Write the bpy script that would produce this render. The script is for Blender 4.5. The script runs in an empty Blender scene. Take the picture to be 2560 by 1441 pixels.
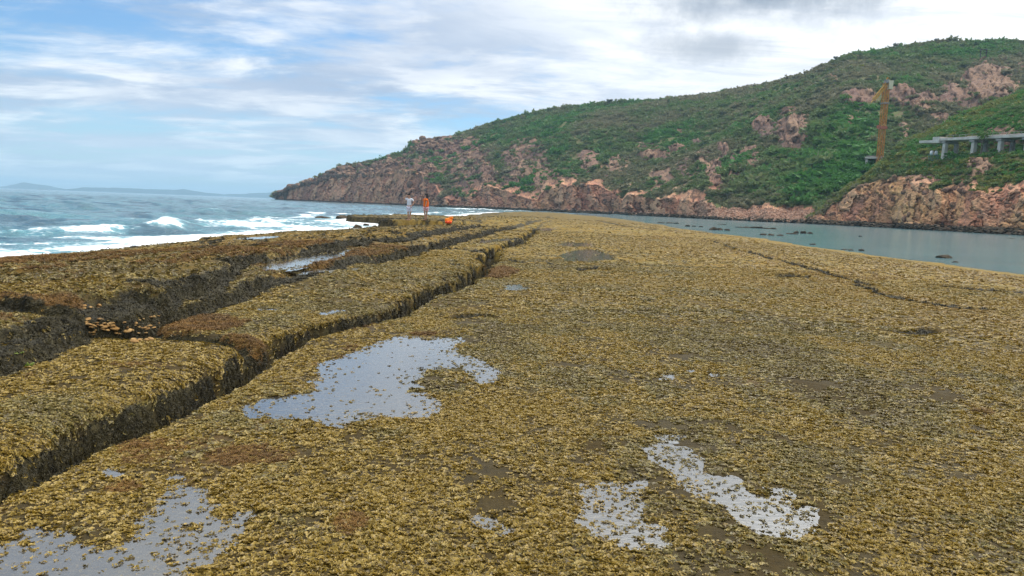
import bpy, bmesh, math, random
import numpy as np
from mathutils import Vector, Matrix, Euler, Quaternion

random.seed(7)
RNG = np.random.default_rng(11)
SC = bpy.context.scene
COL = SC.collection
R = math.radians

# ------------------------------------------------------------------ camera
F_PX, CX, CY = 1850.0, 1280.0, 720.5          # photograph measured at 2560 x 1441
CAM_Z = 1.70
ROLL, PITCH = math.atan(0.0375), math.atan(202.4 / 1850.0)
_fw = np.array([0, math.cos(PITCH), -math.sin(PITCH)])
_r0 = np.array([1.0, 0, 0]); _u0 = np.array([0, math.sin(PITCH), math.cos(PITCH)])
_rt = math.cos(ROLL) * _r0 + math.sin(ROLL) * _u0
_up = math.cos(ROLL) * _u0 - math.sin(ROLL) * _r0
cam_d = bpy.data.cameras.new('camera'); cam = bpy.data.objects.new('camera', cam_d); COL.objects.link(cam)
cam_d.sensor_width = 36.0; cam_d.lens = 36.0 * F_PX / 2560.0
cam_d.clip_start = 0.05; cam_d.clip_end = 60000
cam.matrix_world = Matrix(((_rt[0], _up[0], -_fw[0], 0), (_rt[1], _up[1], -_fw[1], 0), (_rt[2], _up[2], -_fw[2], CAM_Z), (0, 0, 0, 1)))
SC.camera = cam

# ------------------------------------------------------------------ sky, sun, exposure
SUN_AZ, SUN_EL = R(48), R(60)                 # azimuth measured from the view direction (+Y) towards +X
SUN_DIR = (math.sin(SUN_AZ) * math.cos(SUN_EL), math.cos(SUN_AZ) * math.cos(SUN_EL), math.sin(SUN_EL))
world = bpy.data.worlds.new('World'); SC.world = world; world.use_nodes = True
sun_d = bpy.data.lights.new('sun', 'SUN'); sun = bpy.data.objects.new('sun', sun_d); COL.objects.link(sun)
sun_d.energy = 1.5; sun_d.angle = R(22); sun_d.color = (1.0, 0.93, 0.82)
sun.rotation_euler = Vector(SUN_DIR).to_track_quat('Z', 'Y').to_euler()
sun.location = (30, 40, 60)
SC.view_settings.view_transform = 'Standard'; SC.view_settings.look = 'None'
SC.view_settings.exposure = 0.14; SC.view_settings.gamma = 1.0; SC.view_settings.use_curve_mapping = False
SC.cycles.use_denoising = True
SC.cycles.max_bounces = 6; SC.cycles.diffuse_bounces = 2; SC.cycles.glossy_bounces = 2
SC.cycles.transparent_max_bounces = 8; SC.cycles.volume_bounces = 0
SC.cycles.caustics_reflective = False; SC.cycles.caustics_refractive = False


class G:
    """small helper round a node tree"""
    def __init__(self, tree): self.t = tree
    def n(self, typ, ins=None, **props):
        nd = self.t.nodes.new(typ)
        for k, v in props.items(): setattr(nd, k, v)
        for k, v in (ins or {}).items():
            s = nd.inputs[k]
            if isinstance(v, bpy.types.NodeSocket): self.t.links.new(v, s)
            else:
                if isinstance(v, (tuple, list)) and len(v) == 3 and s.type == 'RGBA': v = (*v, 1)
                s.default_value = v
        return nd
    def l(self, a, b): self.t.links.new(a, b)
    def math(self, op, a, b=0.0, c=None, clamp=False):
        ins = {0: a, 1: b}
        if c is not None: ins[2] = c
        return self.n('ShaderNodeMath', ins, operation=op, use_clamp=clamp).outputs[0]
    def vmath(self, op, a, b=(0, 0, 0)):
        nd = self.n('ShaderNodeVectorMath', {0: a, 1: b}, operation=op)
        return nd.outputs['Value'] if op in ('DOT_PRODUCT', 'LENGTH') else nd.outputs[0]
    def mix(self, f, a, b, blend='MIX'):
        nd = self.n('ShaderNodeMix', data_type='RGBA', blend_type=blend)
        for sock, v in ((nd.inputs[0], f), (nd.inputs[6], a), (nd.inputs[7], b)):
            if isinstance(v, bpy.types.NodeSocket): self.l(v, sock)
            else: sock.default_value = (*v, 1) if isinstance(v, tuple) and len(v) == 3 else v
        return nd.outputs[2]
    def ramp(self, f, a, b, lo=0.0, hi=1.0):
        return self.n('ShaderNodeMapRange', {'Value': f, 'From Min': a, 'From Max': b, 'To Min': lo, 'To Max': hi}, interpolation_type='SMOOTHSTEP').outputs[0]
    def noise(self, vec, scale, detail=4.0, rough=0.55, dist=0.0):
        return self.n('ShaderNodeTexNoise', {'Vector': vec, 'Scale': scale, 'Detail': detail, 'Roughness': rough, 'Distortion': dist}).outputs['Fac']
    def attr(self, name, inst=False, out='Fac'):
        return self.n('ShaderNodeAttribute', attribute_name=name, attribute_type='INSTANCER' if inst else 'GEOMETRY').outputs[out]


def pix_dir(px, py):
    v = _fw + _rt * ((px - CX) / F_PX) + _up * ((CY - py) / F_PX)
    return v / np.linalg.norm(v)


def build_world():
    t = world.node_tree; t.nodes.clear(); g = G(t)
    out = g.n('ShaderNodeOutputWorld')
    d = g.vmath('NORMALIZE', g.n('ShaderNodeTexCoord').outputs['Generated'])
    sep = g.n('ShaderNodeSeparateXYZ', {0: d}); X, Y, Z = sep.outputs
    sky = g.n('ShaderNodeTexSky', sky_type='NISHITA', sun_disc=False, sun_elevation=SUN_EL, sun_rotation=SUN_AZ, air_density=1.0, dust_density=0.6, ozone_density=2.0)
    blue = g.mix(1.0, sky.outputs[0], (0.086, 0.116, 0.138), 'MULTIPLY')
    zz = g.math('ADD', g.math('MAXIMUM', Z, 0.0), 0.11)
    u = g.math('DIVIDE', X, zz); v = g.math('DIVIDE', Y, zz)
    P = g.n('ShaderNodeCombineXYZ', {0: u, 1: v, 2: 0.0}).outputs[0]
    Pst = g.n('ShaderNodeMapping', {'Vector': P, 'Location': (2.3, 0.4, 0), 'Rotation': (0, 0, R(-24)), 'Scale': (0.55, 1.0, 1.0)}).outputs[0]
    n1 = g.noise(Pst, 1.05, 8, 0.58, 0.45)          # broad sheets
    n2 = g.noise(Pst, 3.0, 8, 0.62, 0.7)            # streaks inside them
    n3 = g.noise(P, 0.62, 6, 0.55, 0.5)             # grey bases
    n4 = g.noise(g.vmath('MULTIPLY', P, (0.7, 1.0, 1.0)), 1.9, 8, 0.60, 0.3)   # puffs
    sd = g.vmath('DOT_PRODUCT', d, SUN_DIR)
    gl = g.ramp(sd, 0.42, 0.66)                     # thin cloud lit through near the sun
    gz_ = g.ramp(sd, 0.66, 0.92)
    cover = g.math('ADD', g.math('ADD', g.math('MULTIPLY', n1, 0.55), g.math('MULTIPLY', n2, 0.2)), g.math('MULTIPLY', n4, 0.25))
    m = g.ramp(g.math('ADD', cover, g.math('MULTIPLY', gl, 0.25)), 0.39, 0.55)
    grey = g.mix(g.ramp(n4, 0.40, 0.62), (0.44, 0.54, 0.70), (0.95, 0.98, 1.02))
    grey = g.mix(g.ramp(n3, 0.42, 0.66, 0, 0.8), grey, (0.54, 0.62, 0.76))
    lit = g.mix(g.ramp(n2, 0.34, 0.60), (0.86, 0.90, 0.96), (1.22, 1.22, 1.21))
    cloud = g.mix(gl, grey, lit)
    cloud = g.mix(gz_, cloud, (3.5, 3.5, 3.44))
    col = g.mix(g.math('MULTIPLY', m, 0.96), blue, cloud)
    # hazy band low over the horizon
    col = g.mix(g.ramp(Z, 0.0, 0.15, 0.62, 0.0), col, (0.56, 0.77, 0.94))
    # two ragged grey clouds below the bright veil
    for (px, py, sx, sy, amt) in ((1900, -5, 330, 75, 0.95), (1790, 118, 200, 44, 0.70)):
        c = pix_dir(px, py); az = math.atan2(c[0], c[1]); el = math.asin(c[2])
        a = g.math('ARCTAN2', X, Y); e = g.math('ARCSINE', Z)
        wob = g.math('MULTIPLY', g.math('SUBTRACT', g.noise(d, 9.0, 6, 0.65), 0.5), 1.9)
        da = g.math('DIVIDE', g.math('SUBTRACT', a, az), sx / F_PX)
        de = g.math('DIVIDE', g.math('SUBTRACT', e, el), sy / F_PX)
        r = g.math('SQRT', g.math('ADD', g.math('MULTIPLY', da, da), g.math('MULTIPLY', de, de)))
        r = g.math('ADD', r, wob)
        col = g.mix(g.ramp(r, 0.15, 1.15, amt, 0.0), col, (0.33, 0.40, 0.50))
    bg = g.n('ShaderNodeBackground', {'Color': col, 'Strength': 1.0})
    g.l(bg.outputs[0], out.inputs[0])


build_world()

# ------------------------------------------------------------------ numpy helpers
def unproj(px, py, z=0.0):
    v = _fw + _rt * ((px - CX) / F_PX) + _up * ((CY - py) / F_PX)
    k = (z - CAM_Z) / v[2]
    return np.array([v[0] * k, v[1] * k])


def azel(px, py):
    v = pix_dir(px, py)
    return math.atan2(v[0], v[1]), v[2] / math.hypot(v[0], v[1])


def at(px, py, dist):
    a, e = azel(px, py)
    return Vector((dist * math.sin(a), dist * math.cos(a), CAM_Z + dist * e))


def project(x, y, z):
    zc = z - CAM_Z
    f = x * _fw[0] + y * _fw[1] + zc * _fw[2]
    f = np.maximum(f, 1e-3)
    return CX + F_PX * (x * _rt[0] + y * _rt[1] + zc * _rt[2]) / f, CY - F_PX * (x * _up[0] + y * _up[1] + zc * _up[2]) / f


def _h(*ii):
    h = np.zeros(np.broadcast(*ii).shape, np.uint32) + np.uint32(0x9E3779B9)
    for i in ii:
        h = (h ^ i.astype(np.int64).astype(np.uint32)) * np.uint32(0x85EBCA6B)
        h ^= h >> np.uint32(13); h *= np.uint32(0xC2B2AE35); h ^= h >> np.uint32(16)
    return h.astype(np.float32) / np.float32(4294967296.0)


def _q(f): return f * f * f * (f * (f * 6 - 15) + 10)


def vn2(x, y, seed=0):
    xi, yi = np.floor(x), np.floor(y); fx, fy = _q(x - xi), _q(y - yi)
    s = np.full(1, seed); xi = xi.astype(np.int64); yi = yi.astype(np.int64)
    a = _h(xi, yi, s); b = _h(xi + 1, yi, s); c = _h(xi, yi + 1, s); d = _h(xi + 1, yi + 1, s)
    return ((a + (b - a) * fx) * (1 - fy) + (c + (d - c) * fx) * fy) * 2 - 1


def fbm2(x, y, o=4, seed=0, gain=0.5, lac=2.03):
    r, a, t = 0.0, 1.0, 0.0
    for i in range(o):
        r = r + a * vn2(x + 17.3 * i, y - 9.1 * i, seed + i); t += a
        a *= gain; x = x * lac; y = y * lac
    return r / t


def vn3(x, y, z, seed=0):
    xi, yi, zi = np.floor(x), np.floor(y), np.floor(z); fx, fy, fz = _q(x - xi), _q(y - yi), _q(z - zi)
    s = np.full(1, seed); xi, yi, zi = (k.astype(np.int64) for k in (xi, yi, zi))
    def pl(k):
        a = _h(xi, yi, zi + k, s); b = _h(xi + 1, yi, zi + k, s); c = _h(xi, yi + 1, zi + k, s); d = _h(xi + 1, yi + 1, zi + k, s)
        return (a + (b - a) * fx) * (1 - fy) + (c + (d - c) * fx) * fy
    p0, p1 = pl(0), pl(1)
    return (p0 + (p1 - p0) * fz) * 2 - 1


def fbm3(x, y, z, o=4, seed=0, gain=0.5, lac=2.03):
    r, a, t = 0.0, 1.0, 0.0
    for i in range(o):
        r = r + a * vn3(x, y, z, seed + i); t += a
        a *= gain; x = x * lac + 3.1; y = y * lac - 1.7; z = z * lac + 5.3
    return r / t


def worley3(x, y, z, seed=0):
    xi, yi, zi = (np.floor(k).astype(np.int64) for k in (x, y, z))
    f1 = np.full(x.shape, 9.0, np.float32); f2 = f1.copy(); cid = np.zeros(x.shape, np.float32)
    for a in (-1, 0, 1):
        for b in (-1, 0, 1):
            for c in (-1, 0, 1):
                X, Y, Z = xi + a, yi + b, zi + c
                px = X + _h(X, Y, Z, np.full(1, seed)); py = Y + _h(X, Y, Z, np.full(1, seed + 1)); pz = Z + _h(X, Y, Z, np.full(1, seed + 2))
                d = np.sqrt((px - x) ** 2 + (py - y) ** 2 + (pz - z) ** 2).astype(np.float32)
                nr = d < f1
                f2 = np.where(nr, f1, np.minimum(f2, d)); f1 = np.where(nr, d, f1)
                cid = np.where(nr, _h(X, Y, Z, np.full(1, seed + 3)), cid)
    return f1, f2, cid


def sst(x, a, b):
    t = np.clip((x - a) / (b - a), 0, 1); return t * t * (3 - 2 * t)


def seg_dist(x, y, poly, closed=False):
    """distance to a polyline and the side of it (+ = left of its direction)"""
    best = np.full(x.shape, 1e9); side = np.ones(x.shape)
    n = len(poly)
    for i in range(n if closed else n - 1):
        ax, ay = poly[i]; bx, by = poly[(i + 1) % n]
        dx, dy = bx - ax, by - ay; L = dx * dx + dy * dy + 1e-9
        t = np.clip(((x - ax) * dx + (y - ay) * dy) / L, 0, 1)
        qx, qy = x - ax - t * dx, y - ay - t * dy
        d = qx * qx + qy * qy
        s = np.where(dx * (y - ay) - dy * (x - ax) >= 0, 1.0, -1.0)
        up = d < best
        best = np.where(up, d, best); side = np.where(up, s, side)
    return np.sqrt(best), side


def inside(x, y, poly):
    r = np.zeros(x.shape, bool); n = len(poly)
    for i in range(n):
        ax, ay = poly[i]; bx, by = poly[(i + 1) % n]
        c = (ay > y) != (by > y)
        r ^= c & (x < (bx - ax) * (y - ay) / ((by - ay) if by != ay else 1e-9) + ax)
    return r


def poly_sd(x, y, poly):
    d, _ = seg_dist(x, y, poly, True)
    return np.where(inside(x, y, poly), d, -d)


def ups(pts, z): return [tuple(unproj(px, py, z)) for px, py in pts]


# ------------------------------------------------------------------ mesh helpers
def tag(o, label=None, cat=None, group=None, kind=None):
    if label: o['label'] = label
    if cat: o['category'] = cat
    if group: o['group'] = group
    if kind: o['kind'] = kind
    return o


def link(name, me, mat=None, parent=None):
    o = bpy.data.objects.new(name, me); COL.objects.link(o)
    if mat is not None and me is not None and not me.materials: me.materials.append(mat)
    if parent is not None: o.parent = parent
    return o


def empty(name, loc=(0, 0, 0), rz=0.0):
    o = bpy.data.objects.new(name, None); COL.objects.link(o); o.location = loc; o.rotation_euler = (0, 0, rz)
    o.empty_display_size = 0.3
    return o


def mesh_np(name, verts, quads, attrs=None, smooth=True):
    me = bpy.data.meshes.new(name)
    verts = np.ascontiguousarray(verts, np.float32); quads = np.ascontiguousarray(quads, np.int32)
    k = quads.shape[1]
    me.vertices.add(len(verts)); me.vertices.foreach_set('co', verts.ravel())
    me.loops.add(quads.size); me.loops.foreach_set('vertex_index', quads.ravel())
    me.polygons.add(len(quads)); me.polygons.foreach_set('loop_start', np.arange(0, quads.size, k, dtype=np.int32))
    me.update(calc_edges=True)
    if smooth: me.polygons.foreach_set('use_smooth', np.ones(len(quads), bool))
    for nm, a in (attrs or {}).items():
        at_ = me.attributes.new(nm, 'FLOAT', 'POINT'); at_.data.foreach_set('value', np.ascontiguousarray(a, np.float32).ravel())
    return me


def grid_quads(nr, nc):
    i = np.arange(nr * nc).reshape(nr, nc)
    return np.stack([i[:-1, :-1], i[:-1, 1:], i[1:, 1:], i[1:, :-1]], -1).reshape(-1, 4)


class MB:
    """collects boxes, bars and lathes into ONE mesh object"""
    def __init__(self): self.bm = bmesh.new()
    def box(self, c, s, rot=None, bevel=0.0):
        r = bmesh.ops.create_cube(self.bm, size=1.0)['verts']
        M = Matrix.Translation(c) @ (rot.to_4x4() if rot else Matrix()) @ Matrix.Diagonal((*s, 1))
        bmesh.ops.transform(self.bm, matrix=M, verts=r)
        if bevel:
            es = list({e for v in r for e in v.link_edges})
            bmesh.ops.bevel(self.bm, geom=es, offset=bevel, segments=2, affect='EDGES', profile=0.6)
        return self
    def bar(self, a, b, w, h=None):
        a, b = Vector(a), Vector(b); d = b - a
        q = d.to_track_quat('Z', 'Y').to_matrix()
        return self.box((a + b) / 2, (w, h or w, d.length), q)
    def rod(self, a, b, r0, r1=None, seg=8):
        a, b = Vector(a), Vector(b); d = b - a
        vs = bmesh.ops.create_cone(self.bm, cap_ends=True, segments=seg, radius1=r0, radius2=r0 if r1 is None else r1, depth=d.length)['verts']
        bmesh.ops.transform(self.bm, matrix=Matrix.Translation((a + b) / 2) @ d.to_track_quat('Z', 'Y').to_matrix().to_4x4(), verts=vs)
        return self
    def build(self, name, mat, parent=None, smooth=False):
        me = bpy.data.meshes.new(name); self.bm.to_mesh(me); self.bm.free()
        if smooth: me.polygons.foreach_set('use_smooth', np.ones(len(me.polygons), bool))
        return link(name, me, mat, parent)


MATS = {}
def mat(name):
    m = bpy.data.materials.new(name); m.use_nodes = True; m.node_tree.nodes.clear(); MATS[name] = m
    g = G(m.node_tree); out = g.n('ShaderNodeOutputMaterial')
    return m, g, out


def bsdf(g, out, color, rough=0.8, spec=0.3, bump=None, bstr=0.3, bdist=0.05, **kw):
    ins = {'Base Color': color, 'Roughness': rough, 'Specular IOR Level': spec}
    if bump is not None:
        ins['Normal'] = g.n('ShaderNodeBump', {'Height': bump, 'Strength': bstr, 'Distance': bdist}).outputs[0]
    ins.update(kw)
    b = g.n('ShaderNodeBsdfPrincipled', ins); g.l(b.outputs[0], out.inputs[0]); return b


def simple(name, c1, c2, scale=6.0, rough=0.7, spec=0.3, bstr=0.2, bdist=0.02):
    m, g, out = mat(name)
    p = g.n('ShaderNodeTexCoord').outputs['Object']
    n = g.noise(p, scale, 5, 0.6)
    bsdf(g, out, g.mix(g.ramp(n, 0.3, 0.7), c1, c2), rough, spec, n, bstr, bdist)
    return m


def scatter_obj(name, pts, rot, scl, idx, variants, attrs=None, parent=None):
    """points carrying instances of small meshes: one 'stuff' object"""
    me = bpy.data.meshes.new(name)
    me.vertices.add(len(pts)); me.vertices.foreach_set('co', np.ascontiguousarray(pts, np.float32).ravel())
    a = me.attributes.new('rot', 'FLOAT_VECTOR', 'POINT'); a.data.foreach_set('vector', np.ascontiguousarray(rot, np.float32).ravel())
    a = me.attributes.new('scl', 'FLOAT_VECTOR', 'POINT'); a.data.foreach_set('vector', np.ascontiguousarray(scl, np.float32).ravel())
    a = me.attributes.new('pick', 'INT', 'POINT'); a.data.foreach_set('value', np.ascontiguousarray(idx, np.int32))
    for k, v in (attrs or {}).items():
        a = me.attributes.new(k, 'FLOAT', 'POINT'); a.data.foreach_set('value', np.ascontiguousarray(v, np.float32))
    o = link(name, me, None, parent)
    c = bpy.data.collections.new(name + '_kinds')
    for v in variants: c.objects.link(v)
    gt = bpy.data.node_groups.new(name + '_scatter', 'GeometryNodeTree')
    gt.interface.new_socket('Geometry', in_out='INPUT', socket_type='NodeSocketGeometry')
    gt.interface.new_socket('Geometry', in_out='OUTPUT', socket_type='NodeSocketGeometry')
    g = G(gt)
    gi = g.n('NodeGroupInput'); go = g.n('NodeGroupOutput')
    ci = g.n('GeometryNodeCollectionInfo', {'Collection': c, 'Separate Children': True, 'Reset Children': True})
    def na(nm, ty): return g.n('GeometryNodeInputNamedAttribute', {'Name': nm}, data_type=ty).outputs[0]
    er = g.n('FunctionNodeEulerToRotation', {0: na('rot', 'FLOAT_VECTOR')})
    ip = g.n('GeometryNodeInstanceOnPoints', {'Points': gi.outputs[0], 'Instance': ci.outputs[0], 'Pick Instance': True, 'Instance Index': na('pick', 'INT'), 'Rotation': er.outputs[0], 'Scale': na('scl', 'FLOAT_VECTOR')})
    g.l(ip.outputs[0], go.inputs[0])
    md = o.modifiers.new('scatter', 'NODES'); md.node_group = gt
    return o


def proto(name, me, m):
    me.materials.append(m); return bpy.data.objects.new(name, me)


def euler_from_normal(nx, ny, nz, spin):
    """XYZ eulers that turn +Z onto the normals, spun about it"""
    out = np.empty((len(nx), 3))
    for i in range(len(nx)):
        q = Vector((nx[i], ny[i], nz[i])).to_track_quat('Z', 'Y') @ Quaternion((0, 0, 1), spin[i])
        out[i] = q.to_euler()
    return out

SEA_Z = -0.27
# ------------------------------------------------------------------ the reef: outlines surveyed on the ground
C_LINE = ups([(-700, 1600), (0, 1262), (130, 1195), (300, 1105), (430, 1055), (520, 1010), (640, 940), (700, 888), (770, 852), (830, 828), (950, 808), (1010, 790),
              (1040, 765), (1110, 735), (1170, 720), (1218, 688), (1247, 650), (1253, 624), (1318, 608), (1319, 597), (1340, 584), (1346, 573), (1362, 560), (1385, 551)], 0.0)
L2_LINE = ups([(-500, 900), (0, 831), (60, 824), (118, 800), (160, 781)], 0.33) + ups([(300, 778), (370, 770), (420, 752), (500, 741), (560, 724), (622, 706), (640, 697), (750, 684), (819, 668)], 0.30) + \
    ups([(887, 653), (981, 637), (1059, 619), (1162, 594), (1212, 581), (1294, 562), (1356, 547), (1390, 540)], 0.24)
L3_LINE = ups([(-500, 760), (0, 731), (75, 744), (169, 745), (225, 748), (318, 743), (416, 719), (440, 706), (525, 698), (560, 672)], 0.46) + \
    ups([(605, 655), (650, 648), (700, 640), (760, 628), (850, 618), (880, 606), (1000, 600), (1060, 586), (1150, 572), (1230, 560), (1320, 543)], 0.38)
S_LINE = ups([(-900, 720), (-400, 672), (0, 640), (120, 633), (260, 622), (430, 607), (500, 594), (560, 588), (700, 581), (850, 573), (960, 564), (1010, 559)], -0.1) + \
    [(-5.6, 56.5), (-5.2, 62), (-9, 65.0), (-14.2, 66.5), (-16.2, 72), (-15.0, 84), (-12.5, 96), (-10, 116), (-8.5, 150), (-8, 200), (-3, 262), (8, 300)]
G_LINE = ups([(3300, 800), (2900, 735), (2560, 689), (2470, 676), (2380, 662), (2200, 640), (2050, 619), (1900, 597), (1800, 585), (1740, 577), (1660, 564), (1560, 549), (1480, 540), (1410, 535)], -0.25)
REEF_POLY = [(-30, -30), (-24, -10)] + S_LINE + G_LINE[::-1] + [(40, -10), (40, -30)]
TIER = ups([(-300, 880), (0, 842), (120, 812), (160, 792), (194, 798), (198, 846), (150, 862), (100, 882), (40, 902), (0, 922), (-300, 1010)], 0.2)
PIT = ups([(194, 800), (196, 860), (300, 862), (400, 860), (560, 862), (655, 872), (610, 848), (480, 838), (410, 836), (372, 815), (430, 792), (330, 786)], 0.08)

def ell(px, py, rx, ry, n=14, z=0.0, seed=0):
    rr = random.Random(seed + int(px)); o = []
    for i in range(n):
        a = 2 * math.pi * i / n; k = 0.75 + 0.45 * rr.random()
        o.append(tuple(unproj(px + rx * k * math.cos(a), py + ry * k * math.sin(a), z)))
    return o

POOLS = [  # (outline on the ground, water level, depth, label)
    (ups([(590, 1032), (631, 1008), (721, 991), (777, 980), (770, 965), (803, 950), (785, 927), (788, 912), (837, 899), (916, 871), (950, 856), (1010, 839), (1032, 847), (1156, 848), (1152, 860),
          (1137, 882), (1174, 893), (1212, 912), (1245, 930), (1250, 968), (1190, 960), (1156, 921), (1118, 923), (1062, 929), (1043, 950), (1073, 965), (1073, 991), (1100, 1025), (1062, 1051), (1025, 1047), (950, 1043),
          (893, 1058), (837, 1075), (762, 1062), (687, 1055), (624, 1047)], -0.02), -0.022, 0.075),
    (ups([(-300, 1480), (-200, 1420), (0, 1377), (56, 1356), (128, 1317), (188, 1320), (210, 1343), (263, 1358), (338, 1339), (349, 1320), (375, 1287), (390, 1260), (424, 1234), (450, 1227), (518, 1227), (552, 1245),
          (586, 1268), (619, 1249), (657, 1260), (653, 1279), (600, 1317), (619, 1350), (544, 1384), (533, 1403), (477, 1425), (460, 1500), (300, 1600), (-100, 1600)], -0.02), -0.020, 0.040),
    (ups([(1460, 1306), (1495, 1252), (1508, 1233), (1556, 1229), (1575, 1265), (1588, 1287), (1585, 1303), (1620, 1332), (1623, 1354), (1572, 1361), (1540, 1338), (1479, 1319)], -0.02), -0.020, 0.055),
    (ups([(1610, 1130), (1684, 1127), (1713, 1153), (1725, 1178), (1780, 1201), (1828, 1204), (1876, 1236), (1959, 1242), (1908, 1268), (1972, 1290), (2010, 1290), (2004, 1316), (1959, 1332), (1860, 1329), (1812, 1316),
          (1796, 1277), (1764, 1245), (1719, 1217), (1700, 1188), (1665, 1159), (1652, 1137)], -0.02), -0.020, 0.055),
    (ups([(1565, 1232), (1590, 1204), (1625, 1206), (1612, 1240)], -0.02), -0.018, 0.05),
    (ups([(1190, 1300), (1220, 1300), (1255, 1335), (1245, 1350), (1215, 1330)], -0.02), -0.018, 0.05),
    (ell(1672, 942, 20, 9), -0.018, 0.05), (ell(1725, 926, 12, 5), -0.018, 0.05), (ell(1778, 935, 10, 4), -0.018, 0.05),
    (ups([(250, 1182), (285, 1178), (302, 1205), (300, 1222), (278, 1215)], -0.02), -0.018, 0.05), (ell(430, 1196, 26, 7), -0.018, 0.04), (ell(1680, 1090, 22, 7), -0.018, 0.04),
    (ell(1460, 640, 72, 16), -0.018, 0.10), (ell(1288, 720, 45, 8), -0.018, 0.05), (ell(1440, 612, 50, 6), -0.018, 0.04),
    (ups([(640, 676), (680, 655), (760, 642), (850, 629), (880, 624), (862, 643), (810, 657), (765, 668), (715, 678), (670, 682)], 0.27), 0.20, 0.10),
    (ups([(785, 788), (825, 776), (858, 771), (850, 779), (815, 788)], 0.08), 0.085, 0.05),
    (ell(675, 772, 24, 4, z=0.08), 0.085, 0.04), (ups([(690, 716), (720, 706), (850, 682), (905, 678), (860, 690), (760, 708)], 0.08), 0.085, 0.04), (ell(775, 845 - 145, 60, 5, z=0.08), 0.085, 0.04),
    (ups([(590, 592), (650, 586), (770, 584), (740, 589), (640, 594)], 0.16), 0.17, 0.05), (ell(590, 624, 28, 3, z=0.34), 0.335, 0.05),
    (ups([(1160, 612), (1200, 602), (1270, 596), (1290, 600), (1230, 607)], 0.08), 0.08, 0.05), (ell(1370, 574, 25, 4), -0.02, 0.05),
]
POOL_BB = [(min(p[0] for p in P[0]) - 1, max(p[0] for p in P[0]) + 1, min(p[1] for p in P[0]) - 1, max(p[1] for p in P[0]) + 1) for P in POOLS]
CRACKS = [(ups([(1745, 592), (1800, 607), (1826, 618), (1850, 628), (1900, 640), (1960, 655), (2010, 668), (2080, 688), (2140, 705), (2175, 716)], 0.0), 0.10, 0.05),
          (ups([(1950, 692), (2000, 690), (2020, 694)], 0.0), 0.16, 0.09), (ups([(2350, 716), (2420, 722), (2480, 722), (2560, 728), (2700, 735)], 0.0), 0.15, 0.06),
          (ups([(1490, 552), (1560, 566), (1640, 576), (1700, 577), (1770, 577)], -0.05), 0.4, 0.12), (ups([(2130, 712), (2240, 745), (2350, 765), (2460, 775)], 0.0), 0.08, 0.03),
          (ups([(1130, 795), (1190, 790), (1215, 793)], 0.0), 0.07, 0.05), (ups([(2260, 832), (2310, 836), (2345, 830)], 0.0), 0.13, 0.06), (ups([(1450, 676), (1485, 672), (1515, 676)], 0.0), 0.10, 0.07),
          (ups([(1252, 650), (1280, 655), (1320, 660), (1380, 662)], 0.0), 0.07, 0.04)]


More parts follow.
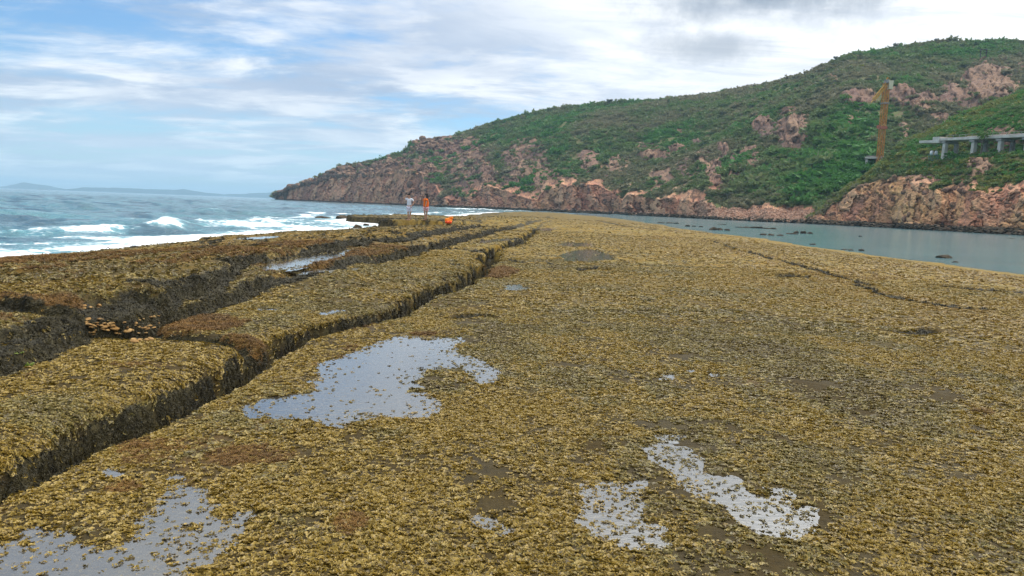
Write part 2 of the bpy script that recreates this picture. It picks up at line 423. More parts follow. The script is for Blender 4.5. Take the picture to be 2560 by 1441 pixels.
def reef_field(x, y, pools=True):
    """height of the bare reef, with masks of its cover (dark turf with painted shade, red turf, under pool water)"""
    x = np.asarray(x, float); y = np.asarray(y, float)
    dist = np.hypot(x, y)
    w1 = fbm2(x * 1.1, y * 1.1, 3, 5); w2 = fbm2(x * 1.1 + 40, y * 1.1, 3, 9); w3 = fbm2(x * 5, y * 5, 3, 13)
    k = np.clip(dist / 14, 0.45, 2.2)
    wx = x + (0.16 * w1 + 0.05 * w3) * k; wy = y + (0.16 * w2 + 0.05 * w3) * k
    broad = fbm2(x * 0.25, y * 0.25, 3, 21); med = fbm2(x * 1.3, y * 1.3, 3, 23); fine = fbm2(x * 6.5, y * 6.5, 3, 27)
    dC, sC = seg_dist(wx, wy, C_LINE); dC = dC * sC
    d2, s2 = seg_dist(wx, wy, L2_LINE); d2 = d2 * s2
    d3, s3 = seg_dist(wx, wy, L3_LINE); d3 = d3 * s3
    # plateau right of the crevice
    z = 0.02 * broad + 0.016 * med + 0.008 * fine
    z = z - 0.05 * sst(-dC, 0.05, -0.10) * 0
    # crevice and the bench left of it
    wC = (0.34 + 0.13 * vn2(y * 0.9, x * 0.1, 31) + 0.05 * w3) * np.clip(dist / 14, 0.9, 1.6)
    wC = np.maximum(wC, 0.05)
    farC = sst(dist, 70, 48)
    bench = 0.085 + 0.03 * broad + 0.022 * med + 0.012 * fine
    sh = np.clip(dC - wC, 0, None)
    bench = bench + 0.02 - 0.12 * np.exp(-sh / 0.11) - 0.035 * np.exp(-sh / 0.5)
    near_slab = sst(wy, 9.0, 7.6) * sst(dC, 0.1, 0.7)
    bench = bench + 0.05 * near_slab
    rim_r = 0.05 * np.exp(-np.abs(dC) / 0.10) * (dC < 0)
    z = z - rim_r
    tr_z = (-0.72 + 0.06 * w3) * farC + (1 - farC) * np.where(dC > wC, bench, z)
    wl = sst(dC + 0.04 * fine + 0.03 * w3, wC * 0.72, wC + 0.05)
    z = np.where(dC > 0, tr_z * (1 - wl) + bench * wl, z)
    # pit with stones behind the near slab
    ps = poly_sd(wx, wy, PIT)
    z = z - (0.17 + 0.03 * fine) * sst(ps, -0.10, 0.12) * (dC > wC)
    # dark lower tier, then two ledges that step up towards the sea
    ts = poly_sd(wx, wy, TIER)
    z = np.where(d2 < 0.02, z + (0.13 + 0.05 * fine + 0.03 * med) * sst(ts, 0.0, 0.07), z)
    h2 = np.interp(dist, [0, 9, 16, 30, 60, 90, 120], [0.20, 0.20, 0.20, 0.21, 0.20, 0.14, 0.05])
    h3 = np.interp(dist, [0, 10, 14, 20, 40, 80, 120], [0.15, 0.14, 0.13, 0.14, 0.13, 0.08, 0.0])
    up2 = sst(d2, 0.0, 0.07 + 0.002 * dist); up3 = sst(d3, 0.0, 0.07 + 0.002 * dist)
    rough = 1 + 1.2 * up2
    z = z + up2 * (h2 + 0.03 * med + 0.02 * fine) - 0.05 * np.exp(-np.abs(d2 - 0.1) / 0.15) * up2
    gap = sst(np.abs(d2 + 0.10), 0.22, 0.02) * sst(dist, 4, 8) * sst(dist, 60, 40)
    z = z - 0.06 * gap * (d2 < 0.03)                      # undercut at the ledge foot
    z = z + up3 * (h3 + 0.04 * med + 0.03 * fine) - 0.04 * np.exp(-np.abs(d3 - 0.1) / 0.2) * up3
    gap3 = sst(np.abs(d3 + 0.12), 0.26, 0.02) * sst(dist, 30, 16)
    z = z - 0.07 * gap3 * (d3 < 0.03)
    # lumpy dark rubble between the ledges
    lump = np.zeros_like(z)
    for (px, py, rx, ry) in ((590, 662, 55, 9), (905, 612, 35, 6), (380, 722, 90, 8), (480, 712, 50, 8)):
        c = unproj(px, py, 0.35); ex = unproj(px + rx, py, 0.35)[0] - c[0]; ey = unproj(px, py - ry, 0.35)[1] - c[1]
        lump = np.maximum(lump, np.exp(-((x - c[0]) / ex) ** 2 - ((y - c[1]) / ey) ** 2))
    bl = 1 - np.abs(fbm2(x * 3.2, y * 3.2, 3, 61))
    z = z + lump * (0.16 * (bl - 0.72) + 0.03)
    # terraces are rougher than the plateau; shallow broken shelves
    shelf = np.abs(vn2(x * 0.5 + 0.8 * w1, y * 0.22 + 0.8 * w2, 71))
    sk = np.maximum((dC > 0) * sst(dist, 8, 20), sst(dist, 60, 110) * sst(x, 17, 10) * 0.9)
    z = z - sk * 0.07 * sst(shelf, 0.10, 0.0)
    z = z + sst(dist, 22, 60) * (0.10 * fbm2(x * 0.16, y * 0.09, 3, 81)) * sst(x, 16, 8)
    # scattered humps on the far middle of the reef
    z = z + sst(dist, 30, 50) * sst(np.abs(x - 4), 9, 3) * 0.20 * np.clip(fbm2(x * 0.5, y * 0.25, 4, 83), -0.1, 1)
    crk = np.zeros_like(z)
    for poly, wdt, dep in CRACKS:
        bx = [p[0] for p in poly]; by = [p[1] for p in poly]
        m = (x > min(bx) - 2) & (x < max(bx) + 2) & (y > min(by) - 3) & (y < max(by) + 3)
        if m.any():
            dd, ss = seg_dist(wx[m], wy[m], poly); z[m] -= 1.4 * dep * sst(dd, wdt * 1.3, wdt * 0.4) * (0.65 + 0.6 * w3[m]); z[m] += 0.6 * dep * sst(dd, wdt * 5, wdt) * (ss > 0); crk[m] = np.maximum(crk[m], sst(dd, wdt * 1.5, wdt * 0.5) * (0.75 + 0.5 * w3[m]))
    # outer edges
    ex_ = np.clip(dist / 40, 0.3, 3.0); wx = wx + ex_ * (0.7 * fbm2(x * 0.35, y * 0.2, 4, 171)); wy = wy + ex_ * (0.9 * fbm2(x * 0.35 + 30, y * 0.2, 4, 173))
    dS, _ = seg_dist(wx, wy, S_LINE); dG, _ = seg_dist(wx, wy, G_LINE)
    ins = inside(wx, wy, REEF_POLY)
    drop_s = np.where(ins, np.clip(1 - dS / 8.0, 0, 1) ** 1.15 * 0.88, 1.0)
    steep = ((y > 54) & (y < 90) & (x < -4))              # the bold dark tongue has an abrupt front
    drop_s = np.where(steep & ins, sst(dS, 0.5, 0.0) * 0.2, drop_s)
    zs = np.where(ins, z * (1 - drop_s) + (-0.22) * drop_s, -0.30 - 0.35 * np.clip(dS, 0, 3))
    z = np.where(dS < dG, zs, z)
    dg = np.where(ins, sst(dG, 9.0, 0.0), 1.0)
    zg = np.where(ins, z * (1 - dg) + (-0.255 + 0.3 * (z)) * dg, -0.27 - 0.10 * np.clip(dG, 0, 6))
    z = np.where(dS < dG, z, zg)
    # pools
    under = np.zeros_like(z)
    todo = []
    for (poly, zw, dep), bb in (zip(POOLS, POOL_BB) if pools else ()):
        m = (x > bb[0]) & (x < bb[1]) & (y > bb[2]) & (y < bb[3])
        if not m.any(): continue
        big = math.hypot(bb[1] - bb[0], bb[3] - bb[2])
        sd = poly_sd(x[m] + 0.09 * w3[m] + 0.03 * w1[m], y[m] + 0.12 * fine[m] + 0.03 * w2[m], poly)
        sd = sd + (0.11 if poly is POOLS[3][0] or poly is POOLS[2][0] else 0.03)
        lift = sst(sd, -0.9, -0.15) * (sd < 0.0)
        z[m] = np.maximum(z[m], (zw + 0.006) * lift + z[m] * (1 - lift)); todo.append((m, sd, zw, dep, big))
    for m, sd, zw, dep, big in todo:
        isl = np.clip(fbm2(x[m] * 3.1, y[m] * 2.0, 3, 91) - 0.22, 0, 1) * 0.10
        tgt = zw - dep * sst(sd, -0.02, 0.30 if big > 3.4 else 0.12) + isl * (dep < 0.1) + 0.005 * fine[m]
        f = sst(sd, -0.10, 0.03)
        z[m] = z[m] * (1 - f) + np.minimum(z[m], tgt) * f
        under[m] = np.maximum(under[m], sst(sd, -0.03, 0.06) * (z[m] < zw - 0.004))
    # cover; dark is black turf plus shade painted into faces, crevice and cracks
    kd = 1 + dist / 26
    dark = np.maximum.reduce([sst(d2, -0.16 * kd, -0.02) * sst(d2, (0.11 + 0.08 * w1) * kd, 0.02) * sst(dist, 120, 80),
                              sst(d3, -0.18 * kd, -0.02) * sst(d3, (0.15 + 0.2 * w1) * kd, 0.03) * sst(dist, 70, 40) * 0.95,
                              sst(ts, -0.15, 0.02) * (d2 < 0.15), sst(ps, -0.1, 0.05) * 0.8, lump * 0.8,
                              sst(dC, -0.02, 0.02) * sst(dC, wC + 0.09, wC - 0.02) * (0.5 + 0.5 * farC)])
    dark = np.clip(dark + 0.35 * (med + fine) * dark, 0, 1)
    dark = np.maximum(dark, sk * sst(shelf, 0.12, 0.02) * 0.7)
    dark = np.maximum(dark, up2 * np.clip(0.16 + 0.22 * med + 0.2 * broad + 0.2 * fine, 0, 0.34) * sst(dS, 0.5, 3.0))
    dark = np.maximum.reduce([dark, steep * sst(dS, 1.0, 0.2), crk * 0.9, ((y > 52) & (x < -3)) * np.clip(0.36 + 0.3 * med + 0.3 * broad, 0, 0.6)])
    red = np.clip(sst(fbm2(x * 0.9, y * 0.9, 4, 101), 0.45, 0.75) * 0.5 * sst(dist, 12, 6), 0, 1)
    red = np.maximum(red, sst(np.abs(dC + 0.25), 0.8, 0.1) * sst(fbm2(x * 1.7, y * 1.7, 4, 103), -0.15, 0.5) * 0.75 * sst(dist, 16, 5))
    for (px, py, rx, ry, zz, a) in ((120, 738, 190, 14, 0.45, 1.0), (120, 770, 150, 10, 0.3, 1.0), (480, 815, 130, 28, 0.08, 1.0), (600, 850, 70, 14, 0.08, 1.0), (60, 645, 260, 7, 0.0, .9), (560, 605, 80, 7, 0.1, .9),
                                    (1060, 835, 75, 8, 0.0, .8), (880, 1310, 40, 26, 0, .9), (640, 1140, 120, 26, 0, .8), (310, 1220, 60, 25, 0, .8), (1250, 680, 50, 18, 0, .7)):
        c = unproj(px, py, zz); ex = unproj(px + rx, py, zz)[0] - c[0]; ey = unproj(px, py - ry, zz)[1] - c[1]
        red = np.maximum(red, a * sst(np.sqrt(((x - c[0]) / ex) ** 2 + ((y - c[1]) / ey) ** 2) + 0.5 * w1 + 0.3 * w3, 1.1, 0.5))
    red = np.maximum(red, up2 * np.clip(0.34 + 0.3 * broad + 0.35 * med, 0, 0.62) * sst(dist, 60, 25) * (1 - sst(dark, 0.4, 0.6)))
    return z, dark, red * (1 - under), under, ins


for _i, (_p, _zw, _dep) in enumerate(POOLS):
    _a = np.array(_p); _f = reef_field(_a[:, 0], _a[:, 1], False)[0]
    _zc = float(np.median(_f)) - 0.006
    POOLS[_i] = (_p, _zc if _i != 15 else float(np.percentile(_f, 45)), _dep)


def reef_z(x, y): return float(reef_field(np.array([float(x)]), np.array([float(y)]))[0][0])


def ground_hit(px, py, d0=2.0, d1=320.0):
    """where the line of sight through a measured point meets the reef"""
    v = pix_dir(px, py); s = np.geomspace(d0, d1, 3000)
    z = reef_field(v[0] * s, v[1] * s)[0]
    i = int(np.argmax(CAM_Z + v[2] * s < z)); k = s[i]
    return Vector((v[0] * k, v[1] * k, z[i]))


# ---- reef mesh
NR, NC = 720, 860
rad = np.geomspace(1.6, 345.0, NR)
azs = np.radians(np.linspace(-52, 50, NC))
RR, AA = np.meshgrid(rad, azs, indexing='ij')
gx, gy = (RR * np.sin(AA)).ravel(), (RR * np.cos(AA)).ravel()
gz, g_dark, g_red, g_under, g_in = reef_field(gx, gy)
g_trench = (gz < -0.3).astype(float)
q = grid_quads(NR, NC)
keep = (gz[q].max(1) > -1.15)
q = q[keep]
used = np.zeros(len(gx), bool); used[q.ravel()] = True
remap = np.cumsum(used) - 1
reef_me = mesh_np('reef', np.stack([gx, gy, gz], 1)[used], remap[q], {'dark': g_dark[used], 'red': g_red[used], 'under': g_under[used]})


def mat_reef():
    m, g, out = mat('reef_rock_with_algae')
    P = g.n('ShaderNodeNewGeometry').outputs['Position']
    na = g.noise(P, 1.1, 6, 0.6, 0.4); nb = g.noise(P, 7.0, 5, 0.65); nc = g.noise(P, 26.0, 5, 0.7); nd = g.noise(P, 0.22, 5, 0.6)
    gold = g.mix(g.ramp(nb, 0.34, 0.66), (0.085, 0.060, 0.012), (0.300, 0.205, 0.038))
    gold = g.mix(g.ramp(na, 0.40, 0.68), gold, (0.235, 0.140, 0.022))
    gold = g.mix(g.ramp(nc, 0.52, 0.30), gold, (0.035, 0.028, 0.010))
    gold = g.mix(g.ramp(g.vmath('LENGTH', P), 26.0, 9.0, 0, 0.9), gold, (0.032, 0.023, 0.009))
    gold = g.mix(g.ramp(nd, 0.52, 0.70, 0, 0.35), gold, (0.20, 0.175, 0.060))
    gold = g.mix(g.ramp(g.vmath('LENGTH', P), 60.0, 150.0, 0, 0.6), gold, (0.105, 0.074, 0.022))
    red = g.mix(g.ramp(nb, 0.3, 0.7), (0.075, 0.034, 0.010), (0.230, 0.125, 0.030))
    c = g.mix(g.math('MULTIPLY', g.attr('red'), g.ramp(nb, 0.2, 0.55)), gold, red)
    dk = g.mix(g.ramp(nb, 0.35, 0.68), (0.012, 0.010, 0.006), (0.070, 0.056, 0.022))  # blackish turf colour, also serving as painted shade in the recesses
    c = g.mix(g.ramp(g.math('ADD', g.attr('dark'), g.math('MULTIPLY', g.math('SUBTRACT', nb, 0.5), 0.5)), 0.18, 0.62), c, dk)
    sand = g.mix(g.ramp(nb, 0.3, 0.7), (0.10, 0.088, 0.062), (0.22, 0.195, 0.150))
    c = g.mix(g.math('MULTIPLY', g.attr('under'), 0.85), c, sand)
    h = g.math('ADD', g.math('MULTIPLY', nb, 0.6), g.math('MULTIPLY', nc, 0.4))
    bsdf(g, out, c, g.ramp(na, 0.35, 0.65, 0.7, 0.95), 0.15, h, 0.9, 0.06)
    return m


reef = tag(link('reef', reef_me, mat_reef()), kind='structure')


def mat_pool():
    m, g, out = mat('pool_water')
    P = g.n('ShaderNodeNewGeometry').outputs['Position']
    n = g.noise(g.vmath('MULTIPLY', P, (1.0, 2.2, 1.0)), 9.0, 3, 0.5)
    b = g.n('ShaderNodeBump', {'Height': n, 'Strength': 0.10, 'Distance': 0.02}).outputs[0]
    fr = g.n('ShaderNodeFresnel', {'IOR': 2.15, 'Normal': b}).outputs[0]
    gl = g.n('ShaderNodeBsdfGlossy', {'Color': (1.0, 1.0, 0.99, 1), 'Roughness': 0.04, 'Normal': b})
    tr = g.n('ShaderNodeBsdfTransparent', {'Color': (0.86, 0.86, 0.84, 1)})
    df = g.n('ShaderNodeBsdfDiffuse', {'Color': (0.36, 0.36, 0.34, 1)})
    body = g.n('ShaderNodeMixShader', {0: 0.10, 1: tr.outputs[0], 2: df.outputs[0]})
    mx = g.n('ShaderNodeMixShader', {0: g.math('MULTIPLY', fr, 1.25, clamp=True), 1: body.outputs[0], 2: gl.outputs[0]})
    g.l(mx.outputs[0], out.inputs[0]); return m


M_POOL = mat_pool()
for i, (poly, zw, dep) in enumerate(POOLS):
    cx = sum(p[0] for p in poly) / len(poly); cy = sum(p[1] for p in poly) / len(poly)
    # sheet a little larger than the pool, tucked under its weedy rim
    bb = POOL_BB[i]; nx_, ny_ = (min(90, max(24, int((bb[j + 1] - bb[j]) / 0.05))) for j in (0, 2))
    X_, Y_ = np.meshgrid(np.linspace(bb[0], bb[1], nx_), np.linspace(bb[2], bb[3], ny_)); X_, Y_ = X_.ravel(), Y_.ravel()
    cell_ = max((bb[1] - bb[0]) / nx_, (bb[3] - bb[2]) / ny_)
    sd_ = poly_sd(X_, Y_, poly); qq = grid_quads(ny_, nx_); qq = qq[(sd_[qq] > -0.11 - 0.5 * cell_).any(1)]
    us = np.zeros(len(X_), bool); us[qq.ravel()] = True
    me = mesh_np('pool_water', np.stack([X_ - cx, Y_ - cy, 0 * X_], 1)[us], (np.cumsum(us) - 1)[qq])
    o = tag(link('pool_water', me, M_POOL), kind='structure'); o.location = (cx, cy, zw)

# ------------------------------------------------------------------ sea and lagoon
def fft_waves(n, size, wind, amp, seed, small=0.0):
    r = np.random.default_rng(seed)
    k = np.fft.fftfreq(n, size / n) * 2 * math.pi; kx, ky = np.meshgrid(k, k); kk = np.hypot(kx, ky); kk[0, 0] = 1
    L = wind[2]; cosf = (kx * wind[0] + ky * wind[1]) / kk
    p = np.exp(-1 / (kk * L) ** 2) / kk ** 3.6 * (0.15 + np.abs(cosf) ** 2) * np.exp(-(kk * small) ** 2); p[0, 0] = 0
    h = np.fft.ifft2(np.sqrt(p) * (r.normal(size=(n, n)) + 1j * r.normal(size=(n, n)))).real
    return h / h.std() * amp


def samp(h, size, x, y):
    n = h.shape[0]; u = (x / size * n) % n; v = (y / size * n) % n
    i, j = np.floor(u).astype(int), np.floor(v).astype(int); a, b = u - i, v - j
    i2, j2 = (i + 1) % n, (j + 1) % n; i %= n; j %= n
    return (h[j, i] * (1 - a) + h[j, i2] * a) * (1 - b) + (h[j2, i] * (1 - a) + h[j2, i2] * a) * b


SR, SCN = 440, 640
srad = np.concatenate([np.geomspace(8, 400, SR - 60), np.geomspace(420, 13500, 60)])
saz = np.radians(np.concatenate([np.linspace(-56, 0, 430), np.linspace(0.2, 56, 210)]))
SRR, SAA = np.meshgrid(srad, saz, indexing='ij')
sx, sy = (SRR * np.sin(SAA)).ravel(), (SRR * np.cos(SAA)).ravel(); sdist = SRR.ravel()
dS, _ = seg_dist(sx, sy, S_LINE)
side = np.interp(sy, [0, 40, 70, 150, 260, 330, 700], [-2, -2, -4, 3, 8, 30, 260])      # left of this the open sea
sea_l = sst(side - sx, -2, 6)
W1 = fft_waves(256, 70, (0.9, -0.45, 3.2), 1.0, 3, 0.05); W2 = fft_waves(256, 310, (0.8, -0.6, 12.0), 1.0, 4, 0.2)
off = sst(dS, 0.5, 12)
am = sea_l * (0.25 + 0.75 * off)
w_a = samp(W1, 70, sx, sy); w_b = samp(W2, 310, sx, sy)
fade = 1 / (1 + (sdist / 900) ** 2)
hgt = am * (0.17 * w_a + 0.16 * w_b) * fade
# breaking swell parallel to the reef edge
brk = np.exp(-((dS - 8.5 - 3.0 * fbm2(sx * 0.12, sy * 0.12, 3, 7)) / 1.6) ** 2) * sea_l * sst(fbm2(sx * 0.05, sy * 0.05, 2, 8), -0.5, 0.2)
hgt += brk * 0.38 * sst(sdist, 90, 40)
fo = fbm2(sx * 0.55 + 0.9 * fbm2(sx * 0.3, sy * 0.3, 3, 40), sy * 0.55, 5, 41, 0.6)
foam = np.maximum.reduce([sst(dS, 6.5, 1.0) * (0.80 + 0.7 * fo), brk * (0.72 + 1.0 * fo), sst(dS, 16, 5) * (0.20 + 1.0 * fo)]) * sea_l
foam = np.maximum(foam, sea_l * sst(w_a, 2.2, 3.2) * 0.5 * sst(sdist, 400, 60))
foam = np.where((sy > 44) & (sy < 75) & (sx < -3) & (sx > -26), np.maximum(foam, (0.62 + 0.5 * fo) * sst(sx, -30, -16)), foam)
foam = np.maximum(foam, sst(np.abs(sdist - 400 + 0.0 * sx), 130, 20) * (0.55 + 0.6 * fo) * sst(np.abs(np.degrees(SAA.ravel()) + 2.5), 5.5, 2.0))
foam = np.clip(foam, 0, 1.2) * sst(sdist, 700, 420)
hgt += np.clip(foam, 0, 1) * 0.10 * np.abs(fbm2(sx * 2.2, sy * 2.2, 3, 45)) * sst(sdist, 120, 40)
hgt = np.where(sea_l < 0.5, 0.010 * w_a * fade, hgt)
hgt = np.where(dS < 40, np.minimum(hgt, 0.05 + 0.10 * np.clip(dS, 0, 10)), hgt)
sz = SEA_Z + hgt
sq = grid_quads(SR, len(saz))
fc = (side - sx)[sq].mean(1)
dGs, _ = seg_dist(sx, sy, G_LINE); deep_in = inside(sx, sy, REEF_POLY) & (dS > 2.5) & (dGs > 3.5)
fc_ok = ~deep_in[sq].all(1)
def sub_mesh(name, sel, attrs):
    qq = sq[sel]; us = np.zeros(len(sx), bool); us[qq.ravel()] = True; rm = np.cumsum(us) - 1
    return mesh_np(name, np.stack([sx, sy, sz], 1)[us], rm[qq], {k: v[us] for k, v in attrs.items()})


def mat_sea(name, deep, shallow, rough, bscale, bstr, lag=False):
    m, g, out = mat(name)
    P = g.n('ShaderNodeNewGeometry').outputs['Position']
    st = g.vmath('MULTIPLY', P, (1.0, 1.0, 0.2))
    far = g.vmath('LENGTH', P)
    n1 = g.noise(st, bscale, 5, 0.62, 0.2); n2 = g.noise(st, bscale * 0.12, 4, 0.6, 0.2); n3 = g.noise(st, 0.03, 3, 0.5)
    c = g.mix(g.ramp(n2, 0.40, 0.60), deep, shallow)
    c = g.mix(g.ramp(n3, 0.4, 0.65, 0, 0.5), c, deep)
    hgt_ = g.math('ADD', g.math('MULTIPLY', n1, 0.35), n2)
    fade_ = g.n('ShaderNodeMapRange', {'Value': far, 'From Min': 30.0, 'From Max': 1500.0, 'To Min': 1.0, 'To Max': 0.45}).outputs[0]
    bp = g.n('ShaderNodeBump', {'Height': hgt_, 'Strength': g.math('MULTIPLY', fade_, bstr), 'Distance': 0.6 if not lag else 0.08}).outputs[0]
    wat = g.n('ShaderNodeBsdfPrincipled', {'Base Color': c, 'Roughness': rough, 'IOR': 1.33, 'Specular IOR Level': 0.5, 'Normal': bp})
    if lag:
        g.l(wat.outputs[0], out.inputs[0]); return m
    vo = g.n('ShaderNodeTexVoronoi', {'Vector': g.n('ShaderNodeMixRGB', {0: 0.35, 1: P, 2: g.n('ShaderNodeTexNoise', {'Vector': P, 'Scale': 1.6, 'Detail': 3.0}).outputs['Color']}).outputs[0], 'Scale': 1.7}, feature='DISTANCE_TO_EDGE').outputs['Distance']
    lace = g.ramp(vo, 0.20, 0.0)
    nf = g.noise(P, 3.2, 6, 0.7, 0.6)
    v = g.math('ADD', g.attr('foam'), g.math('ADD', g.math('MULTIPLY', g.math('SUBTRACT', nf, 0.5), 0.9), g.math('MULTIPLY', lace, 0.22)))
    ff = g.ramp(v, 0.52, 0.86)
    fm = g.n('ShaderNodeBsdfPrincipled', {'Base Color': (0.80, 0.83, 0.85, 1), 'Roughness': 0.9, 'Specular IOR Level': 0.1,
             'Normal': g.n('ShaderNodeBump', {'Height': nf, 'Strength': 0.6, 'Distance': 0.15}).outputs[0]})
    # churned, aerated water round the foam is paler green
    c2 = g.mix(g.ramp(g.attr('foam'), 0.12, 0.7, 0, 0.75), c, (0.16, 0.42, 0.46))
    g.l(c2, wat.inputs['Base Color'])
    mx = g.n('ShaderNodeMixShader', {0: ff, 1: wat.outputs[0], 2: fm.outputs[0]}); g.l(mx.outputs[0], out.inputs[0])
    return m


sea = tag(link('sea', sub_mesh('sea', (fc > 0) & fc_ok, {'foam': foam}), mat_sea('sea_water', (0.016, 0.075, 0.110), (0.065, 0.195, 0.230), 0.11, 1.6, 1.4)), kind='structure')
lagoon = tag(link('lagoon', sub_mesh('lagoon', (fc <= 0) & fc_ok, {}), mat_sea('lagoon_water', (0.070, 0.155, 0.180), (0.105, 0.200, 0.220), 0.14, 2.2, 0.7, True)), kind='structure')

# ------------------------------------------------------------------ headland and the rocky spur in front of it
def polar_land(tab_shore, tab_cliff, tab_crest, crest_d, cliff_slope, az0, az1, ncol, rows, rock_ell, seed, wall=1.0, soft=0.0, bumps=1.0):
    def cv(tab, i):
        a = sorted((azel(px, py)[0], azel(px, py)[1]) for px, py in tab); return np.array([k[0] for k in a]), np.array([k[1] for k in a])
    az = np.linspace(az0, az1, ncol)
    sa = np.array([azel(px, 530)[0] for px, _ in tab_shore]); d0 = np.interp(az, sa, [d for _, d in tab_shore])
    ca, ce = cv(tab_cliff, 0); ka, ke = cv(tab_crest, 0)
    te_c = np.interp(az, ca, ce); te_k = np.interp(az, ka, ke)
    da = np.array([azel(px, 300)[0] for px, _ in crest_d]); d1 = np.interp(az, da, [d for _, d in crest_d])
    # ragged plan of the shore
    d0 = d0 + 5.0 * fbm2(az * 60, az * 0, 4, seed) * wall
    te_c = te_c + 0.004 * fbm2(az * 110, az * 0 + 5, 4, seed + 1)
    te_k = te_k + 0.0010 * fbm2(az * 45, az * 0 + 9, 3, seed + 2)
    plat = 4.0 + 3.0 * (fbm2(az * 40, az * 0 + 2, 3, seed + 3))
    zc0 = 0.9 + 0.9 * np.clip(fbm2(az * 70, az * 0 + 3, 3, seed + 4) + 0.4, 0, 1)
    dc = d0 + plat + 4; zc = np.zeros(ncol)
    for _ in range(4):
        zc = np.maximum(CAM_Z + te_c * dc, zc0 + 0.5); dc = d0 + plat + np.maximum(zc - zc0, 0.5) / np.interp(az, [azel(p, 500)[0] for p, _ in cliff_slope], [s for _, s in cliff_slope])
    d1 = np.maximum(d1, dc + 4)
    zk = np.maximum(CAM_Z + te_k * d1, zc + 0.3)
    n0, n1, n2, n3, n4 = rows
    kw = np.ones(61) / 61; sm = lambda a: np.convolve(np.pad(a, 30, mode='edge'), kw, 'valid')
    dc_s, zc_s = sm(dc), sm(zc)
    D, Z = [], []
    for t in np.linspace(0, 1, n0, endpoint=False): D.append(d0 - 3 + 3 * t); Z.append(-1.6 + 1.35 * t + 0 * az)
    for t in np.linspace(0, 1, n1, endpoint=False): D.append(d0 + plat * t); Z.append(-0.25 + (zc0 + 0.25) * t ** 0.6)
    for t in np.linspace(0, 1, n2, endpoint=False): D.append(d0 + plat + (dc - d0 - plat) * (t ** 1.25)); Z.append(zc0 + (zc - zc0) * t)
    for t in np.linspace(0, 1, n3): 
        s = t + soft * t * (1 - t); w = min(1.0, t / 0.16); dcw = dc * (1 - w) + dc_s * w; zcw = zc * (1 - w) + zc_s * w
        D.append(dcw + (d1 - dcw) * t); Z.append(zcw + (zk - zcw) * s)
    for t in np.linspace(0, 1, n4 + 1)[1:]: D.append(d1 + (40 + 0.35 * d1) * t); Z.append(zk - (zk + 3) * t ** 1.6)
    D, Z = np.array(D), np.array(Z); A = np.broadcast_to(az, D.shape)
    fr = np.concatenate([np.zeros(n0), np.linspace(0, 1, n1, endpoint=False), np.ones(n2), 1 - np.linspace(0, 1, n3) * 0, np.ones(n4)])
    rowf = np.broadcast_to(np.concatenate([np.zeros(n0 + n1), np.zeros(n2), np.linspace(0, 1, n3), np.ones(n4)])[:, None], D.shape)
    zone = np.broadcast_to(np.concatenate([np.full(n0 + n1, 0), np.full(n2, 1), np.full(n3, 2), np.full(n4, 3)])[:, None], D.shape)
    x, y = D * np.sin(A), D * np.cos(A)
    # broad gullies and spurs on the slope
    env = np.sin(np.clip(rowf, 0, 1) * math.pi) ** 0.7 * (zone >= 2) * (zone < 3)
    Z = Z + bumps * env * (7.0 * fbm2(x * 0.012, y * 0.012, 4, seed + 5) + 2.0 * fbm2(x * 0.06, y * 0.06, 3, seed + 6))
    px, py = project(x, y, Z)
    rock = np.zeros_like(Z); crag = np.zeros_like(Z)
    nz = fbm2(x * 0.09, y * 0.09 + Z * 0.06, 4, seed + 7); nz2 = fbm2(x * 0.4, y * 0.4 + Z * 0.4, 3, seed + 8)
    for (ex, ey, rx, ry, st) in rock_ell:
        r = np.sqrt(((px - ex) / rx) ** 2 + ((py - ey) / ry) ** 2) + 0.42 * nz + 0.32 * nz2
        m = sst(r, 1.20, 0.85) * (zone < 3)
        rock = np.maximum(rock, m * min(1, st)); crag = np.maximum(crag, m * max(0, st - 0.6) / 0.4 if st > 0.6 else 0)
    cove = sst(np.abs(px - 1925), 190, 120)
    edge = sst(rowf + (0.12 * nz + 0.08 * nz2) * (1 - 0.8 * cove), 0.09 - 0.075 * cove, 0.01 - 0.008 * cove)
    rock = np.maximum(rock, np.where(zone <= 1, 1.0, np.where(zone == 2, edge, 0)))
    # blocks and joints pushed out of the faces
    k = 1.0 / np.clip(D / 95.0, 2.0, 6.0)
    tilt = 0.35
    wq = 1.15 / k
    bx, bz = x + Z * tilt + wq * fbm3(x * k * 1.5, y * k, Z * k * 1.5, 3, seed + 50), Z * 0.8 + wq * fbm3(x * k * 1.5 + 9, y * k, Z * k * 1.5, 3, seed + 53)
    f1, f2, cid = worley3(bx * k * 0.9, y * k * 0.6, bz * k * 0.5, seed + 20)
    g1, g2, gid = worley3(bx * k * 3.0, y * k * 1.8, bz * k * 3.0, seed + 30)
    e1 = sst(f2 - f1, 0.0, 0.14); e2 = sst(g2 - g1, 0.0, 0.18)
    amp = (1 / k) * 0.50
    steepk = np.where(zone == 1, 1.0, np.where(zone == 2, crag * 0.9 + rock * 0.25, np.where(zone == 0, 0.35, 0)))
    endf = np.where(zone == 1, 1.0, 1.0)
    push = amp * steepk * ((cid - 0.5) * 1.1 + (gid - 0.5) * 0.40 - 0.40 * (1 - e1) - 0.18 * (1 - e2) + 1.3 * fbm3(bx * k * 0.7, y * k * 0.7, Z * k * 0.5, 5, seed + 9, 0.55))
    D2 = D - push - crag * (zone == 2) * amp * 1.0
    Z2 = Z + np.where(zone <= 1, 0.25, 0.45) * push * 0.7 + np.where(zone == 0, 0.5 * (cid - 0.45) * (Z > -0.4), 0)
    Z2 = np.where(zone == 2, Z2 + crag * amp * 0.7, Z2)
    x, y = D2 * np.sin(A), D2 * np.cos(A)
    v = np.stack([x.ravel(), y.ravel(), Z2.ravel()], 1)
